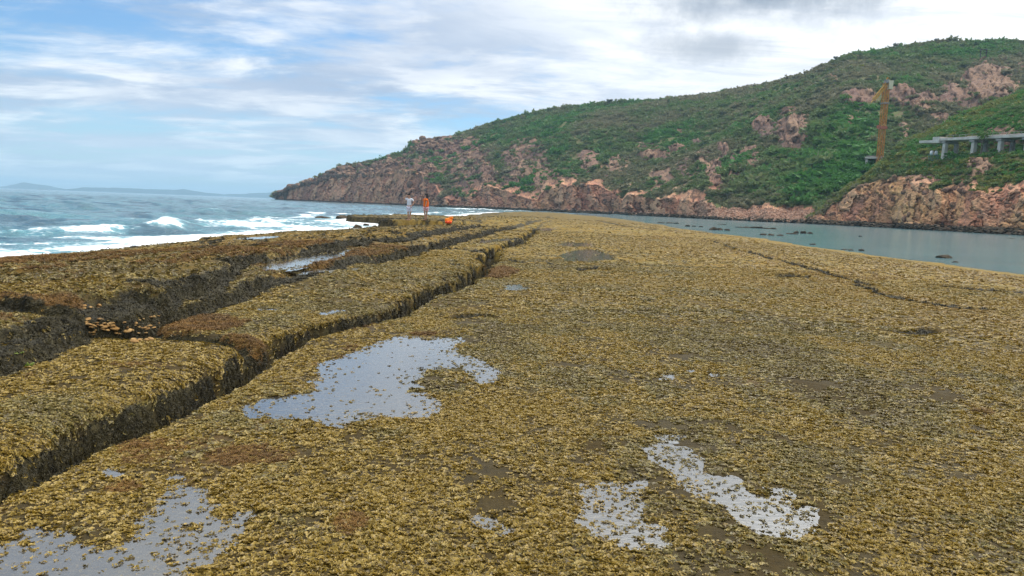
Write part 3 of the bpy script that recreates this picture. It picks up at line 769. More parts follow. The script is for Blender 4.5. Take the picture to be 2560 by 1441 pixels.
    return v, grid_quads(*D.shape), dict(rock=rock.ravel(), crack=(np.minimum(e1, 0.4 + 0.6 * e2)).ravel(), cell=cid.ravel(), wet=(sst(Z2, 1.9, 0.4) * 1.0).ravel(), low=np.where(zone <= 1, 1.0, np.where(zone == 2, sst(rowf, 0.12, 0.0), 0)).ravel() * (0.85 + 0.15 * sst(px, 1080, 1300)).ravel()), zone.ravel(), crag.ravel(), D.shape


def mat_land(name, pink, ochre, greyc, soil, grass):
    m, g, out = mat(name)
    P = g.n('ShaderNodeNewGeometry').outputs['Position']
    a = g.noise(P, 0.06, 5, 0.6, 0.3); b = g.noise(P, 0.45, 6, 0.65, 0.3); c = g.noise(P, 2.2, 5, 0.7)
    sp = g.noise(g.vmath('MULTIPLY', P, (1.0, 1.0, 0.22)), 0.35, 4, 0.6, 0.6)
    rk = g.mix(g.ramp(a, 0.35, 0.65), g.mix(g.attr('low'), (0.190, 0.105, 0.078), pink), g.mix(g.attr('low'), (0.235, 0.140, 0.085), ochre))
    rk = g.mix(g.ramp(sp, 0.50, 0.70, 0, 0.7), rk, greyc)
    rk = g.mix(g.ramp(g.attr('cell'), 0.45, 1.0, 0, 0.55), rk, g.mix(g.attr('low'), (0.36, 0.23, 0.14), (0.60, 0.38, 0.23)))
    rk = g.mix(g.ramp(g.attr('cell'), 0.40, 0.0, 0, 0.55), rk, g.mix(g.attr('low'), (0.085, 0.060, 0.055), (0.26, 0.125, 0.085)))
    rk = g.mix(g.math('MULTIPLY', g.ramp(b, 0.50, 0.36, 0, 0.8), g.ramp(g.attr('low'), 0.0, 1.0, 1.0, 0.5)), rk, (0.075, 0.046, 0.040))
    rk = g.mix(g.ramp(g.attr('crack'), 0.6, 0.05, 0, 0.65), rk, (0.040, 0.026, 0.022))
    rk = g.mix(g.ramp(g.math('ADD', g.attr('wet'), g.math('MULTIPLY', g.math('SUBTRACT', b, 0.5), 0.9)), 0.25, 0.7, 0, 0.9), rk, (0.030, 0.024, 0.020))
    gr = g.mix(g.ramp(b, 0.35, 0.65), soil, grass)
    gr = g.mix(g.ramp(a, 0.45, 0.7, 0, 0.6), gr, (0.060, 0.068, 0.022))
    f = g.ramp(g.math('ADD', g.attr('rock'), g.math('MULTIPLY', g.math('SUBTRACT', b, 0.5), 0.8)), 0.40, 0.60)
    h = g.math('ADD', g.math('MULTIPLY', b, 1.0), g.math('MULTIPLY', c, 0.4))
    bsdf(g, out, g.mix(f, gr, rk), 0.9, 0.15, h, 0.8, 0.9)
    return m


M_HEAD = mat_land('headland_rock', (0.56, 0.250, 0.150), (0.58, 0.320, 0.170), (0.150, 0.110, 0.105), (0.150, 0.120, 0.060), (0.120, 0.150, 0.050))
M_SPUR = mat_land('spur_rock', (0.58, 0.250, 0.150), (0.64, 0.370, 0.160), (0.32, 0.180, 0.135), (0.110, 0.085, 0.035), (0.085, 0.100, 0.025))

HEAD_ROCK = [(1085, 362, 62, 26, 1.0), (1040, 395, 40, 30, .7), (1160, 405, 70, 58, .82), (1310, 395, 62, 42, .80), (1220, 440, 22, 24, 1.0), (1470, 405, 26, 30, .9), (1545, 412, 40, 22, .62), (1640, 392, 46, 14, .9),
             (1695, 375, 24, 10, 1.0), (1742, 357, 22, 6, .9), (1785, 445, 22, 48, 1.0), (1806, 378, 17, 20, 1.0), (1756, 400, 18, 30, .8), (1838, 420, 16, 32, .9), (1875, 395, 26, 30, .9), (1905, 322, 30, 28, 1.0),
             (1980, 335, 42, 58, 1.0), (1655, 440, 30, 24, .62), (1620, 365, 30, 10, .6), (2145, 248, 42, 20, .9), (2255, 242, 36, 26, .95), (2315, 258, 36, 28, .95), (2372, 238, 24, 32, 1.0), (2470, 212, 72, 48, 1.0),
             (2425, 245, 40, 40, .95), (2345, 292, 28, 18, .8), (2258, 330, 14, 20, .8), (2130, 305, 24, 14, .7), (2082, 200, 12, 8, .8), (2550, 170, 12, 14, .9), (1720, 420, 30, 30, .62), (1420, 440, 30, 20, .5),
             (1200, 470, 70, 28, .8), (1360, 440, 40, 24, .75), (1280, 450, 30, 30, .7), (1590, 330, 14, 8, .6), (1310, 330, 20, 8, .4), (1700, 330, 18, 6, .6), (1010, 440, 90, 45, .95), (900, 430, 100, 24, .85), (960, 408, 60, 10, .6), (770, 470, 90, 40, 1.0), (860, 440, 90, 26, .95)]
HEAD_SHORE = [(600, 930), (690, 900), (780, 800), (850, 740), (950, 660), (1000, 620), (1090, 560), (1110, 545), (1150, 535), (1340, 455), (1450, 425), (1555, 398), (1700, 345), (1800, 305), (1930, 285), (2050, 275), (2300, 290), (2560, 300), (3300, 310)]
HEAD_CLIFF = [(560, 489), (690, 496), (705, 488), (722, 476), (760, 464), (800, 450), (850, 438), (900, 440), (950, 436), (1000, 432), (1050, 440), (1085, 470), (1110, 495), (1150, 500), (1190, 482), (1230, 470), (1260, 480), (1300, 492), (1340, 500),
              (1365, 478), (1400, 462), (1450, 464), (1500, 468), (1545, 482), (1556, 505), (1570, 488), (1640, 494), (1700, 498), (1760, 504), (1800, 521), (1850, 522), (1930, 524), (2050, 526), (2300, 530), (2560, 530), (3300, 540)]
HEAD_CREST = [(560, 488), (688, 497), (698, 488), (712, 479), (724, 469), (745, 461), (775, 452), (815, 430), (850, 413), (900, 405), (960, 395), (985, 384), (1018, 374), (1030, 356), (1045, 350), (1140, 334), (1200, 316), (1300, 287), (1400, 268), (1500, 256), (1530, 253),
              (1640, 249), (1720, 242), (1800, 230), (1900, 212), (1990, 191), (2050, 165), (2110, 140), (2210, 125), (2290, 112), (2350, 100), (2380, 101), (2420, 107), (2480, 105), (2560, 104), (2800, 96), (3300, 120)]
HEAD_D1 = [(600, 930), (690, 905), (720, 860), (800, 800), (850, 790), (960, 780), (1020, 770), (1140, 745), (1300, 700), (1500, 665), (1800, 610), (2000, 560), (2110, 540), (2350, 560), (2560, 580), (3300, 600)]
HEAD_SLOPE = [(600, 0.9), (690, 0.9), (850, 1.0), (1050, 1.1), (1110, 1.0), (1340, 1.6), (1555, 2.2), (1760, 1.4), (1800, 0.28), (2050, 0.28), (3300, 0.4)]
HEAD_CREST = [(px, py + (6 if px < 1600 else 4)) for px, py in HEAD_CREST]
hv, hq, hat, hzone, hcrag, hshape = polar_land(HEAD_SHORE, HEAD_CLIFF, HEAD_CREST, HEAD_D1, HEAD_SLOPE, azel(688, 500)[0], azel(3000, 400)[0], 1060, (4, 22, 76, 150, 14), HEAD_ROCK, 200, 1.0, 0.12)
headland = tag(link('headland', mesh_np('headland', hv, hq, hat, smooth=False), M_HEAD), kind='structure')

SPUR_ROCK = [(2450, 422, 30, 16, .9), (2500, 330, 50, 14, .62), (2520, 290, 60, 14, .4), (2300, 455, 60, 16, .7), (2420, 455, 30, 20, .62), (2520, 470, 40, 20, .62), (2480, 395, 20, 10, .5), (2330, 395, 30, 8, .5)]
SPUR_SHORE = [(2030, 274), (2080, 264), (2150, 252), (2300, 225), (2440, 205), (2560, 190), (2800, 165), (3300, 140)]
SPUR_CLIFF = [(2030, 546), (2060, 530), (2085, 508), (2120, 482), (2160, 466), (2240, 446), (2290, 458), (2340, 470), (2400, 476), (2450, 484), (2500, 478), (2560, 468), (2800, 440), (3300, 420)]
SPUR_MID = [(2030, 545), (2060, 524), (2085, 503), (2130, 464), (2170, 440), (2210, 402), (2240, 376), (2262, 357), (2290, 352), (2330, 370), (2420, 385), (2490, 388), (2560, 380), (2800, 360), (3300, 340)]
SPUR_CREST = [(2030, 546), (2060, 524), (2085, 503), (2130, 462), (2170, 438), (2210, 400), (2240, 374), (2262, 353), (2290, 347), (2320, 338), (2370, 310), (2420, 285), (2480, 262), (2560, 232), (2800, 170), (3300, 120)]
sv, sq2, sat, szone, scrag, sshape = polar_land(SPUR_SHORE, SPUR_CLIFF, SPUR_CREST, [(2030, 282), (2130, 280), (2262, 288), (2330, 305), (2420, 325), (2560, 345), (3300, 360)],
                                                [(2030, 0.6), (2130, 0.9), (2300, 1.2), (2560, 1.1), (3300, 1.0)], azel(2025, 540)[0], azel(3100, 400)[0], 520, (4, 24, 80, 90, 12), SPUR_ROCK, 300, 0.7, 0.55, 0.55)
# level shelf cut for the viaduct
_a = np.arctan2(sv[:, 0], sv[:, 1]); _d = np.hypot(sv[:, 0], sv[:, 1])
BR_A = at(2300, 352, 258.0); BR_B = at(2750, 331, 224.0)
_t = np.clip(((sv[:, 0] - BR_A.x) * (BR_B.x - BR_A.x) + (sv[:, 1] - BR_A.y) * (BR_B.y - BR_A.y)) / ((BR_B.x - BR_A.x) ** 2 + (BR_B.y - BR_A.y) ** 2), -0.1, 1.6)
_off = np.hypot(sv[:, 0] - BR_A.x - _t * (BR_B.x - BR_A.x), sv[:, 1] - BR_A.y - _t * (BR_B.y - BR_A.y))
_top = BR_A.z - 5.2 + _t * (BR_B.z - BR_A.z)
_w = sst(_off, 13, 6) * (szone == 2) * (_t > -0.02)
sv[:, 2] = np.where((szone == 2), sv[:, 2] * (1 - _w) + np.minimum(sv[:, 2], _top + 0.8 * fbm2(sv[:, 0] * 0.3, sv[:, 1] * 0.3, 3, 9)) * _w, sv[:, 2])
spur = tag(link('rocky_spur', mesh_np('rocky_spur', sv, sq2, sat, smooth=False), M_SPUR), kind='structure')

# ------------------------------------------------------------------ far coast beyond the sea
def mountains():
    m, g, out = mat('far_coast_forest_haze_tint')
    P = g.n('ShaderNodeNewGeometry').outputs['Position']
    n = g.noise(P, 0.004, 5, 0.6); bsdf(g, out, g.mix(n, (0.035, 0.070, 0.085), (0.06, 0.10, 0.115)), 1.0, 0.0)  # distance haze painted in: forest base colours tinted blue
    def ridge(pts, dist, seed):
        az = np.linspace(azel(-500, 460)[0], azel(900, 480)[0], 360)
        a = [azel(px, py + 2.5) for px, py in pts]
        e = np.interp(az, [k[0] for k in a], [k[1] for k in a])
        z1 = np.maximum(e * dist, -3) + (dist * 0.0006) * fbm2(az * 150, az * 0, 4, seed)
        D, Z = [], []
        for t, s in ((-900, -0.1), (-700, 0.12), (-450, 0.45), (-200, 0.8), (0, 1.0), (400, 0.6), (900, -0.1)):
            D.append(dist + t + 120 * fbm2(az * 80, az * 0 + t, 3, seed + 3)); Z.append(z1 * s - 2)
        D, Z = np.array(D), np.array(Z)
        v = np.stack([(D * np.sin(az)).ravel(), (D * np.cos(az)).ravel(), Z.ravel()], 1)
        return link('distant_mountains', mesh_np('distant_mountains', v, grid_quads(*D.shape)), m)
    tag(ridge([(-500, 448), (-200, 455), (-60, 462), (0, 464), (35, 458), (60, 453), (100, 459), (128, 463), (180, 472), (230, 479), (900, 505)], 10500, 5), kind='structure')
    tag(ridge([(-500, 470), (120, 471), (170, 469), (215, 465), (300, 467), (400, 471), (440, 472), (462, 470), (510, 478), (560, 483), (600, 482), (640, 480), (690, 477), (800, 486), (900, 505)], 9000, 15), kind='structure')


mountains()
# ------------------------------------------------------------------ seaweed
def fan_clump(seed, nf, R0=0.03, spread=0.03, lo=False):
    """rosette of cupped, ruffled fan blades"""
    r = random.Random(seed); V, Fq, rim, bl = [], [], [], []
    na, nv = (4, 2) if lo else (7, 3)
    for k in range(nf):
        th = 2 * math.pi * (k + r.random() * 0.8) / nf; rad_ = spread * (0.25 + 0.9 * r.random())
        bx, by = rad_ * math.cos(th), rad_ * math.sin(th)
        size = R0 * (0.7 + 0.75 * r.random()); face = th + r.uniform(-1.2, 1.2); tilt = r.uniform(0.10, 1.0); half = r.uniform(0.9, 1.75); cup = r.uniform(0.25, 0.9)
        ruf = r.uniform(0.06, 0.2); ph = r.random() * 6; base = len(V); bv = r.random()
        for i in range(nv + 1):
            v = i / nv
            for j in range(na + 1):
                a = (j / na * 2 - 1) * half; rr = size * v * (1 + ruf * math.sin(3.3 * a + ph) * v)
                lx = rr * math.sin(a); ly = rr * math.cos(a) * 0.9
                up_ = ly * math.sin(tilt) + cup * size * (a / 1.6) ** 2 * v * 0.55 + size * ruf * 0.8 * math.sin(4 * a + ph) * v
                out_ = ly * math.cos(tilt) - 0.30 * cup * size * v * v
                V.append((bx + out_ * math.cos(face) - lx * math.sin(face), by + out_ * math.sin(face) + lx * math.cos(face), max(-0.01, up_) + 0.004))
                rim.append(v); bl.append(bv)
        for i in range(nv):
            for j in range(na):
                p = base + i * (na + 1) + j; Fq.append((p, p + 1, p + na + 2, p + na + 1))
    return mesh_np('fan', np.array(V), np.array(Fq), {'rim': np.array(rim), 'blade': np.array(bl)})


def blade_tuft(seed, n, h, w, droop):
    r = random.Random(seed); V, Fq, rim = [], [], []
    for k in range(n):
        a = r.random() * 6.283; ra = h * 0.55 * math.sqrt(r.random()); bx, by = ra * math.cos(a), ra * math.sin(a)
        f = r.random() * 6.283; L = h * (0.5 + 0.8 * r.random()); d = droop * (0.4 + r.random()); b = len(V); ww = w * (0.6 + 0.8 * r.random())
        for i in range(3):
            t = i / 2; o = L * d * t * t; z = L * t * (1 - 0.45 * d * t); hw = ww * (1 - 0.7 * t)
            for s in (-1, 1):
                V.append((bx + o * math.cos(f) - s * hw * math.sin(f), by + o * math.sin(f) + s * hw * math.cos(f), z - 0.004)); rim.append(t)
        for i in range(2): Fq.append((b + 2 * i, b + 2 * i + 1, b + 2 * i + 3, b + 2 * i + 2))
    return mesh_np('tuft', np.array(V), np.array(Fq), {'rim': np.array(rim)})


def mat_fan():
    m, g, out = mat('fan_seaweed')
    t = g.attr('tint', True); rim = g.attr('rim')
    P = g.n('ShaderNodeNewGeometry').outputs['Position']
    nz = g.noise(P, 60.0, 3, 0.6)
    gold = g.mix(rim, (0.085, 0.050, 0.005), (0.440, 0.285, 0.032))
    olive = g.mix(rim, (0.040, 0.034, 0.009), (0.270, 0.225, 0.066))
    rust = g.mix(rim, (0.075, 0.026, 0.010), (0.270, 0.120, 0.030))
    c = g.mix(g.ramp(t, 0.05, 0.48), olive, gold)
    c = g.mix(g.ramp(t, 0.95, 1.35), c, g.mix(rim, (0.200, 0.110, 0.010), (0.430, 0.255, 0.034)))
    c = g.mix(g.ramp(t, 1.35, 1.75), c, rust)
    c = g.mix(g.ramp(t, 0.0, -0.55, 0, 0.9), c, g.mix(rim, (0.030, 0.022, 0.008), (0.150, 0.105, 0.032)))
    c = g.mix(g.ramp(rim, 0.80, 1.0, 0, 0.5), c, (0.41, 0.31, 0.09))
    c = g.mix(g.ramp(nz, 0.55, 0.3, 0, 0.6), c, (0.045, 0.030, 0.010))
    c = g.mix(g.ramp(g.attr('blade'), 0.62, 0.0, 0, 0.85), c, (0.055, 0.036, 0.010))
    c = g.mix(g.ramp(g.attr('blade'), 0.72, 1.0, 0, 0.6), c, (0.46, 0.34, 0.10))
    b = g.n('ShaderNodeBsdfPrincipled', {'Base Color': c, 'Roughness': 0.42, 'Specular IOR Level': 0.38})
    tr = g.n('ShaderNodeBsdfTranslucent', {'Color': c})
    mx = g.n('ShaderNodeMixShader', {0: 0.22, 1: b.outputs[0], 2: tr.outputs[0]}); g.l(mx.outputs[0], out.inputs[0]); return m


def mat_tuft(name, lo, hi, rough=0.6):
    m, g, out = mat(name)
    P = g.n('ShaderNodeNewGeometry').outputs['Position']
    n = g.noise(P, 3.0, 4, 0.6)
    bsdf(g, out, g.mix(g.math('MULTIPLY', g.attr('rim'), g.ramp(n, 0.3, 0.7, 0.3, 1.0)), lo, hi), rough, 0.3); return m


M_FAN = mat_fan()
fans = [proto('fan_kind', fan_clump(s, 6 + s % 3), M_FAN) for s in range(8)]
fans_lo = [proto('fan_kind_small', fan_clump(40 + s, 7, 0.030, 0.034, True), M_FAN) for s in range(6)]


def reef_points(n, r0, r1, keepfn):
    r = np.sqrt(RNG.uniform(r0 * r0, r1 * r1, n)); a = np.radians(RNG.uniform(-50, 48, n))
    x, y = r * np.sin(a), r * np.cos(a)
    sel = (x > -20) & (x < 32); x, y, r = x[sel], y[sel], r[sel]
    z, dk, rd, un, ins = reef_field(x, y)
    ok = ins & (z > SEA_Z + 0.03) & keepfn(x, y, z, dk, rd, un)
    x, y, z, dk, rd, un, r = (k[ok] for k in (x, y, z, dk, rd, un, r))
    e = 0.03 * np.clip(r / 8, 1, 5)
    nx = -(reef_field(x + e, y)[0] - z) / e; ny = -(reef_field(x, y + e)[0] - z) / e
    L = np.sqrt(nx * nx + ny * ny + 1)
    return x, y, z, nx / L, ny / L, 1 / L, dk, rd, un, r


PX, PR, PS, PI, PT = [], [], [], [], []
for (n, r0, r1, s0, flat) in ((125000, 1.9, 6.5, 0.40, 0.8), (175000, 6.5, 12.0, 0.47, 0.8), (200000, 12.0, 25.0, 0.70, 0.75), (150000, 25.0, 55.0, 1.15, 0.55), (70000, 55.0, 130.0, 2.1, 0.4)):
    def kf(x, y, z, dk, rd, un):
        pat = fbm2(x * 1.6, y * 1.6, 3, 131); pat2 = fbm2(x * 4.5, y * 4.5, 2, 135)
        p = 0.66 + 0.65 * pat + 0.65 * pat2
        p = np.where(rd > 0.45, p * 0.9, p); p = np.where(dk > 0.45, p * 0.12, p)
        p = np.where(un > 0.5, 0.85, p)
        return RNG.random(len(x)) < p
    x, y, z, nx, ny, nz, dk, rd, un, r = reef_points(n, r0, r1, kf)
    keepm = np.ones(len(x), bool)
    for qi, ((poly, zw, dep), bb) in enumerate(zip(POOLS, POOL_BB)):      # weed in the pools: thick at the rim, thinning inwards, some of it drowned
        mm = np.where((un > 0.5) & (x > bb[0]) & (x < bb[1]) & (y > bb[2]) & (y < bb[3]))[0]
        if not len(mm): continue
        sd = poly_sd(x[mm], y[mm], poly); mm = mm[sd > -0.13]; sd = sd[sd > -0.13]
        xx, yy = x[mm], y[mm]; pt = fbm2(xx * 1.7, yy * 1.7, 3, 131) + 1.0 * fbm2(xx * 5, yy * 5, 2, 135)
        thick = qi in (1, 2, 3)
        pe = 0.95 * np.exp(-np.clip(sd + 0.02, 0, 9) / (0.16 if thick else 0.10)) + sst(pt, -0.05 if thick else 0.22, 0.55) * (0.75 if thick else 0.5) + (0.16 if thick else 0.03)
        keepm[mm] = RNG.random(len(mm)) < pe
        fl = RNG.random(len(mm)) < 0.55
        z[mm] = np.where(fl, np.maximum(z[mm], zw - RNG.uniform(-0.004, 0.012, len(mm))), z[mm]); nx[mm] *= 0.2; ny[mm] *= 0.2
    x, y, z, nx, ny, nz, dk, rd, un, r = (k_[keepm] for k_ in (x, y, z, nx, ny, nz, dk, rd, un, r))
    sp = RNG.uniform(0, 6.28, len(x)); jx, jy = RNG.normal(0, 0.12, len(x)), RNG.normal(0, 0.12, len(x))
    PX.append(np.stack([x, y, z - 0.003], 1)); PR.append(euler_from_normal(nx + jx, ny + jy, nz, sp))
    s = s0 * RNG.uniform(0.7, 1.35, len(x)) * np.where(un > 0.5, 0.75, 1) * np.where(rd > 0.45, 0.75, 1)
    PS.append(np.stack([s, s, s * flat * RNG.uniform(0.8, 1.25, len(x))], 1))
    hi = s0 < 1.0
    PI.append(RNG.integers(0, 8, len(x)) if hi else RNG.integers(8, 14, len(x)))
    tn = 0.50 + 0.9 * fbm2(x * 0.28, y * 0.22, 3, 145) + 0.85 * fbm2(x * 0.9, y * 0.8, 3, 141) + 0.6 * fbm2(x * 3.4, y * 3.4, 2, 143) + RNG.normal(0, 0.2, len(x))
    up2_ = seg_dist(x, y, L2_LINE); up2_ = (up2_[1] > 0) * 1.0; tn = tn - 0.75 * up2_ * RNG.uniform(0.3, 1.2, len(x)) - 0.12 * (seg_dist(x, y, C_LINE)[1] > 0); tn = np.where(dk > 0.3, tn - 0.5, tn); tn = np.clip(tn, -0.6, 1) + 0.50 * sst(x - 0.05 * y, 2.5, 9.0) * sst(y, 6, 16); tn = np.where(un > 0.5, tn * 0.7, tn)
    PT.append(np.where(rd > 0.4, tn * 0.4 + 1.25 * np.clip(rd + RNG.normal(0, 0.2, len(x)), 0, 1.2), tn))
PX, PR, PS, PI, PT = (np.concatenate(k) for k in (PX, PR, PS, PI, PT))
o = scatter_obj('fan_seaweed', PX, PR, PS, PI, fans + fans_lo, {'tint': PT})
tag(o, 'carpet of small golden brown fan seaweed covering the reef', 'seaweed', kind='stuff')

# dark turf hanging on the ledge faces and red turf between the fans
def face_points(n, wfun, rmax):
    co = np.stack([gx, gy, gz], 1); a, b, c, d = (co[q[:, i]] for i in range(4))
    nrm = np.cross(c - a, d - b); ar = 0.5 * np.linalg.norm(nrm, axis=1); nrm = nrm / (2 * ar[:, None] + 1e-12); nrm *= np.sign(nrm[:, 2:3] + 1e-9)
    ctr = (a + b + c + d) / 4; dist = np.hypot(ctr[:, 0], ctr[:, 1])
    w = ar * wfun(g_dark[q].mean(1), g_red[q].mean(1), g_under[q].mean(1), nrm, dist) * (dist < rmax) * (ctr[:, 2] > SEA_Z) / np.maximum(dist, 4) ** 1.3
    i = RNG.choice(len(w), n, p=w / w.sum()); u, v = RNG.random((n, 1)), RNG.random((n, 1))
    p = (a[i] * (1 - u) + b[i] * u) * (1 - v) + (d[i] * (1 - u) + c[i] * u) * v
    return p, nrm[i], dist[i]


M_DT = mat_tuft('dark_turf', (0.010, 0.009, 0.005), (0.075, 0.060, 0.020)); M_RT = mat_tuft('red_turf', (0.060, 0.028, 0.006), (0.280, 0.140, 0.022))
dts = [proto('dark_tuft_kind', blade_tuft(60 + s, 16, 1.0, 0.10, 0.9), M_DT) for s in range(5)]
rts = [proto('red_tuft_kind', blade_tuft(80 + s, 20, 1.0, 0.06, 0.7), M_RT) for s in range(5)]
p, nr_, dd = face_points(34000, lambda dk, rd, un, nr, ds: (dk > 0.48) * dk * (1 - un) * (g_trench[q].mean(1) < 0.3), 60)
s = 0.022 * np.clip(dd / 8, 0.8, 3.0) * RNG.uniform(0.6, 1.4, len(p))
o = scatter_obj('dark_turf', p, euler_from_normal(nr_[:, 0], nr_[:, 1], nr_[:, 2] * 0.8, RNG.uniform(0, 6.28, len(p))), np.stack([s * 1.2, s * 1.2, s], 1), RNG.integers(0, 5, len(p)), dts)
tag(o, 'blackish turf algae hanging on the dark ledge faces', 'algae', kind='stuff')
p, nr_, dd = face_points(12000, lambda dk, rd, un, nr, ds: (rd > 0.35) * rd * (1 - un) * (dk < 0.5), 24)
s = 0.018 * np.clip(dd / 6, 0.8, 3.0) * RNG.uniform(0.6, 1.4, len(p))
o = scatter_obj('red_turf', p, euler_from_normal(nr_[:, 0], nr_[:, 1], nr_[:, 2], RNG.uniform(0, 6.28, len(p))), np.stack([s * 1.3, s * 1.3, s], 1), RNG.integers(0, 5, len(p)), rts)
tag(o, 'fine red brown turf algae in patches between the fans', 'algae', kind='stuff')

# ------------------------------------------------------------------ rocks
def rock_mesh(seed, planes=15, sub=3, rough=0.05, flat=0.85):
    r = np.random.default_rng(seed); bm = bmesh.new(); bmesh.ops.create_icosphere(bm, subdivisions=sub, radius=1.0)
    v = np.array([k.co[:] for k in bm.verts]); n = r.normal(size=(planes, 3)); n /= np.linalg.norm(n, axis=1)[:, None]; d = r.uniform(0.55, 0.95, planes)
    k = np.minimum(1.0, (d[None] / np.maximum(v @ n.T, 1e-3)).min(1)); v = v * k[:, None]
    v *= (1 + rough * fbm3(v[:, 0] * 3 + seed, v[:, 1] * 3, v[:, 2] * 3, 3, seed))[:, None]
    for b, c in zip(bm.verts, v): b.co = c
    me = bpy.data.meshes.new('rock'); bm.to_mesh(me); bm.free()
    me.polygons.foreach_set('use_smooth', np.full(len(me.polygons), flat < 0.5))
    return me


def mat_rock(name, a, b, dark, sc=1.2):
    m, g, out = mat(name)
    P = g.n('ShaderNodeNewGeometry').outputs['Position']; ob = g.n('ShaderNodeObjectInfo').outputs['Random']
    n = g.noise(P, sc, 6, 0.65, 0.3); n2 = g.noise(P, sc * 0.3, 4, 0.6)
    c = g.mix(g.ramp(n2, 0.35, 0.65), a, b); c = g.mix(g.ramp(n, 0.55, 0.3, 0, 0.75), c, dark)
    c = g.mix(g.math('MULTIPLY', ob, 0.35), c, dark)
    bsdf(g, out, c, 0.9, 0.15, n, 0.8, 0.3 / sc); return m


M_RPINK = mat_rock('outcrop_rock', (0.22, 0.125, 0.085), (0.30, 0.190, 0.115), (0.060, 0.042, 0.038), 0.8)
M_RPALE = mat_rock('beach_stone', (0.50, 0.32, 0.22), (0.44, 0.25, 0.16), (0.17, 0.10, 0.075), 1.0)
M_RDARK = mat_rock('wet_dark_rock', (0.050, 0.040, 0.028), (0.095, 0.070, 0.040), (0.012, 0.010, 0.009), 3.0)
M_ROCH = mat_rock('ochre_stone', (0.34, 0.185, 0.055), (0.46, 0.30, 0.13), (0.10, 0.045, 0.016), 14.0)
rocks_p = [rock_mesh(400 + i, 12, 2) for i in range(10)]
rocks_d = [rock_mesh(430 + i, 13, 3, 0.10) for i in range(5)]
for m_ in rocks_p: m_.materials.append(M_RPINK)


def hit_land(px, py, v, zone, zs=(1, 2)):
    ok = np.isin(zone, zs); X, Y = project(v[ok, 0], v[ok, 1], v[ok, 2]); dd_ = (X - px) ** 2 + (Y - py) ** 2
    near = np.where(dd_ < max(12.0, dd_.min() * 1.5))[0]; dep = np.hypot(v[ok][near, 0], v[ok][near, 1])
    return Vector(v[ok][near[np.argmin(dep)]])


def outcrops(parent, v, zone, crag, rockm, shape, n, seed, smin, smax, zone_shore=0.25):
    """blocks standing out of the crags and fallen along the foot of the cliffs"""
    r = np.random.default_rng(seed); X, Y = project(v[:, 0], v[:, 1], v[:, 2])
    vis = (X > 680) & (X < 2580) & (Y > 80)
    w = ((zone == 2) * np.clip(crag + 0.35 * (rockm > 0.5), 0, 1) * 1.0 + (zone == 0) * (v[:, 2] > 0.1) * zone_shore + (zone == 1) * 0.05) * vis
    i = r.choice(len(v), n, replace=False, p=w / w.sum())
    for k in i:
        d = math.hypot(v[k, 0], v[k, 1]); s = r.uniform(smin, smax) * (d / 300) * (0.6 if zone[k] == 0 else 1)
        o = link('boulder', rocks_p[int(r.integers(0, 10))], None, parent)
        o.location = (v[k, 0], v[k, 1], v[k, 2] - 0.15 * s); o.scale = (s * r.uniform(0.8, 1.4), s * r.uniform(0.8, 1.2), s * r.uniform(0.6, 1.15)); o.rotation_euler = (r.uniform(-0.5, 0.5), r.uniform(-0.5, 0.5), r.uniform(0, 6.28))


outcrops(headland, hv, hzone, hcrag, hat['rock'], hshape, 290, 5, 0.7, 1.9)
outcrops(spur, sv, szone, scrag, sat['rock'], sshape, 150, 6, 0.5, 1.5, 0.6)

# rubble beach in the cove and broken stones along both shores
X, Y = project(hv[:, 0], hv[:, 1], hv[:, 2])
w = (((hzone <= 1) & (X > 1740) & (X < 2080)) * 1.0 + ((hzone == 0) & (X > 1090) & (X <= 1740)) * 0.25) * (hv[:, 2] > 0.0)
i = RNG.choice(len(hv), 3600, p=w / w.sum()); pb = hv[i] + RNG.normal(0, 0.25, (3600, 3)) * (1, 1, 0.2)
sb = RNG.uniform(0.25, 0.75, 3600) ** 1.2 * np.hypot(pb[:, 0], pb[:, 1]) / 300
o = scatter_obj('rubble', pb, RNG.uniform(0, 6.28, (3600, 3)), np.stack([sb * 1.4, sb, sb * 0.75], 1), RNG.integers(0, 4, 3600), [proto('rubble_kind', rock_mesh(460 + k, 10, 2), M_RPALE) for k in range(4)])
tag(o, 'pale pink rubble beach at the foot of the green gully', 'rubble', kind='stuff')
w = ((szone == 0) & (sv[:, 2] > -0.35) & (sv[:, 2] < 1.2)) * 1.0
i = RNG.choice(len(sv), 2200, p=w / w.sum()); pb = sv[i]
w = ((hzone == 0) & (hv[:, 2] > -0.35) & (hv[:, 2] < 0.9) & (X > 1090) & (X < 2080)) * 1.0
i = RNG.choice(len(hv), 2400, p=w / w.sum()); pb = np.concatenate([pb, hv[i]]); n = len(pb)
sb = RNG.uniform(0.2, 0.8, n) * np.hypot(pb[:, 0], pb[:, 1]) / 280
o = scatter_obj('shore_stones', pb, np.stack([RNG.uniform(-.3, .3, n), RNG.uniform(-.3, .3, n), RNG.uniform(0, 6.28, n)], 1), np.stack([sb * 2.0, sb * 1.3, sb * 0.55], 1), RNG.integers(0, 4, n), [proto('shore_kind', rock_mesh(480 + k, 10, 2), M_RDARK) for k in range(4)])
tag(o, 'dark wet stones along the waterline below the cliffs', 'stones', kind='stuff')


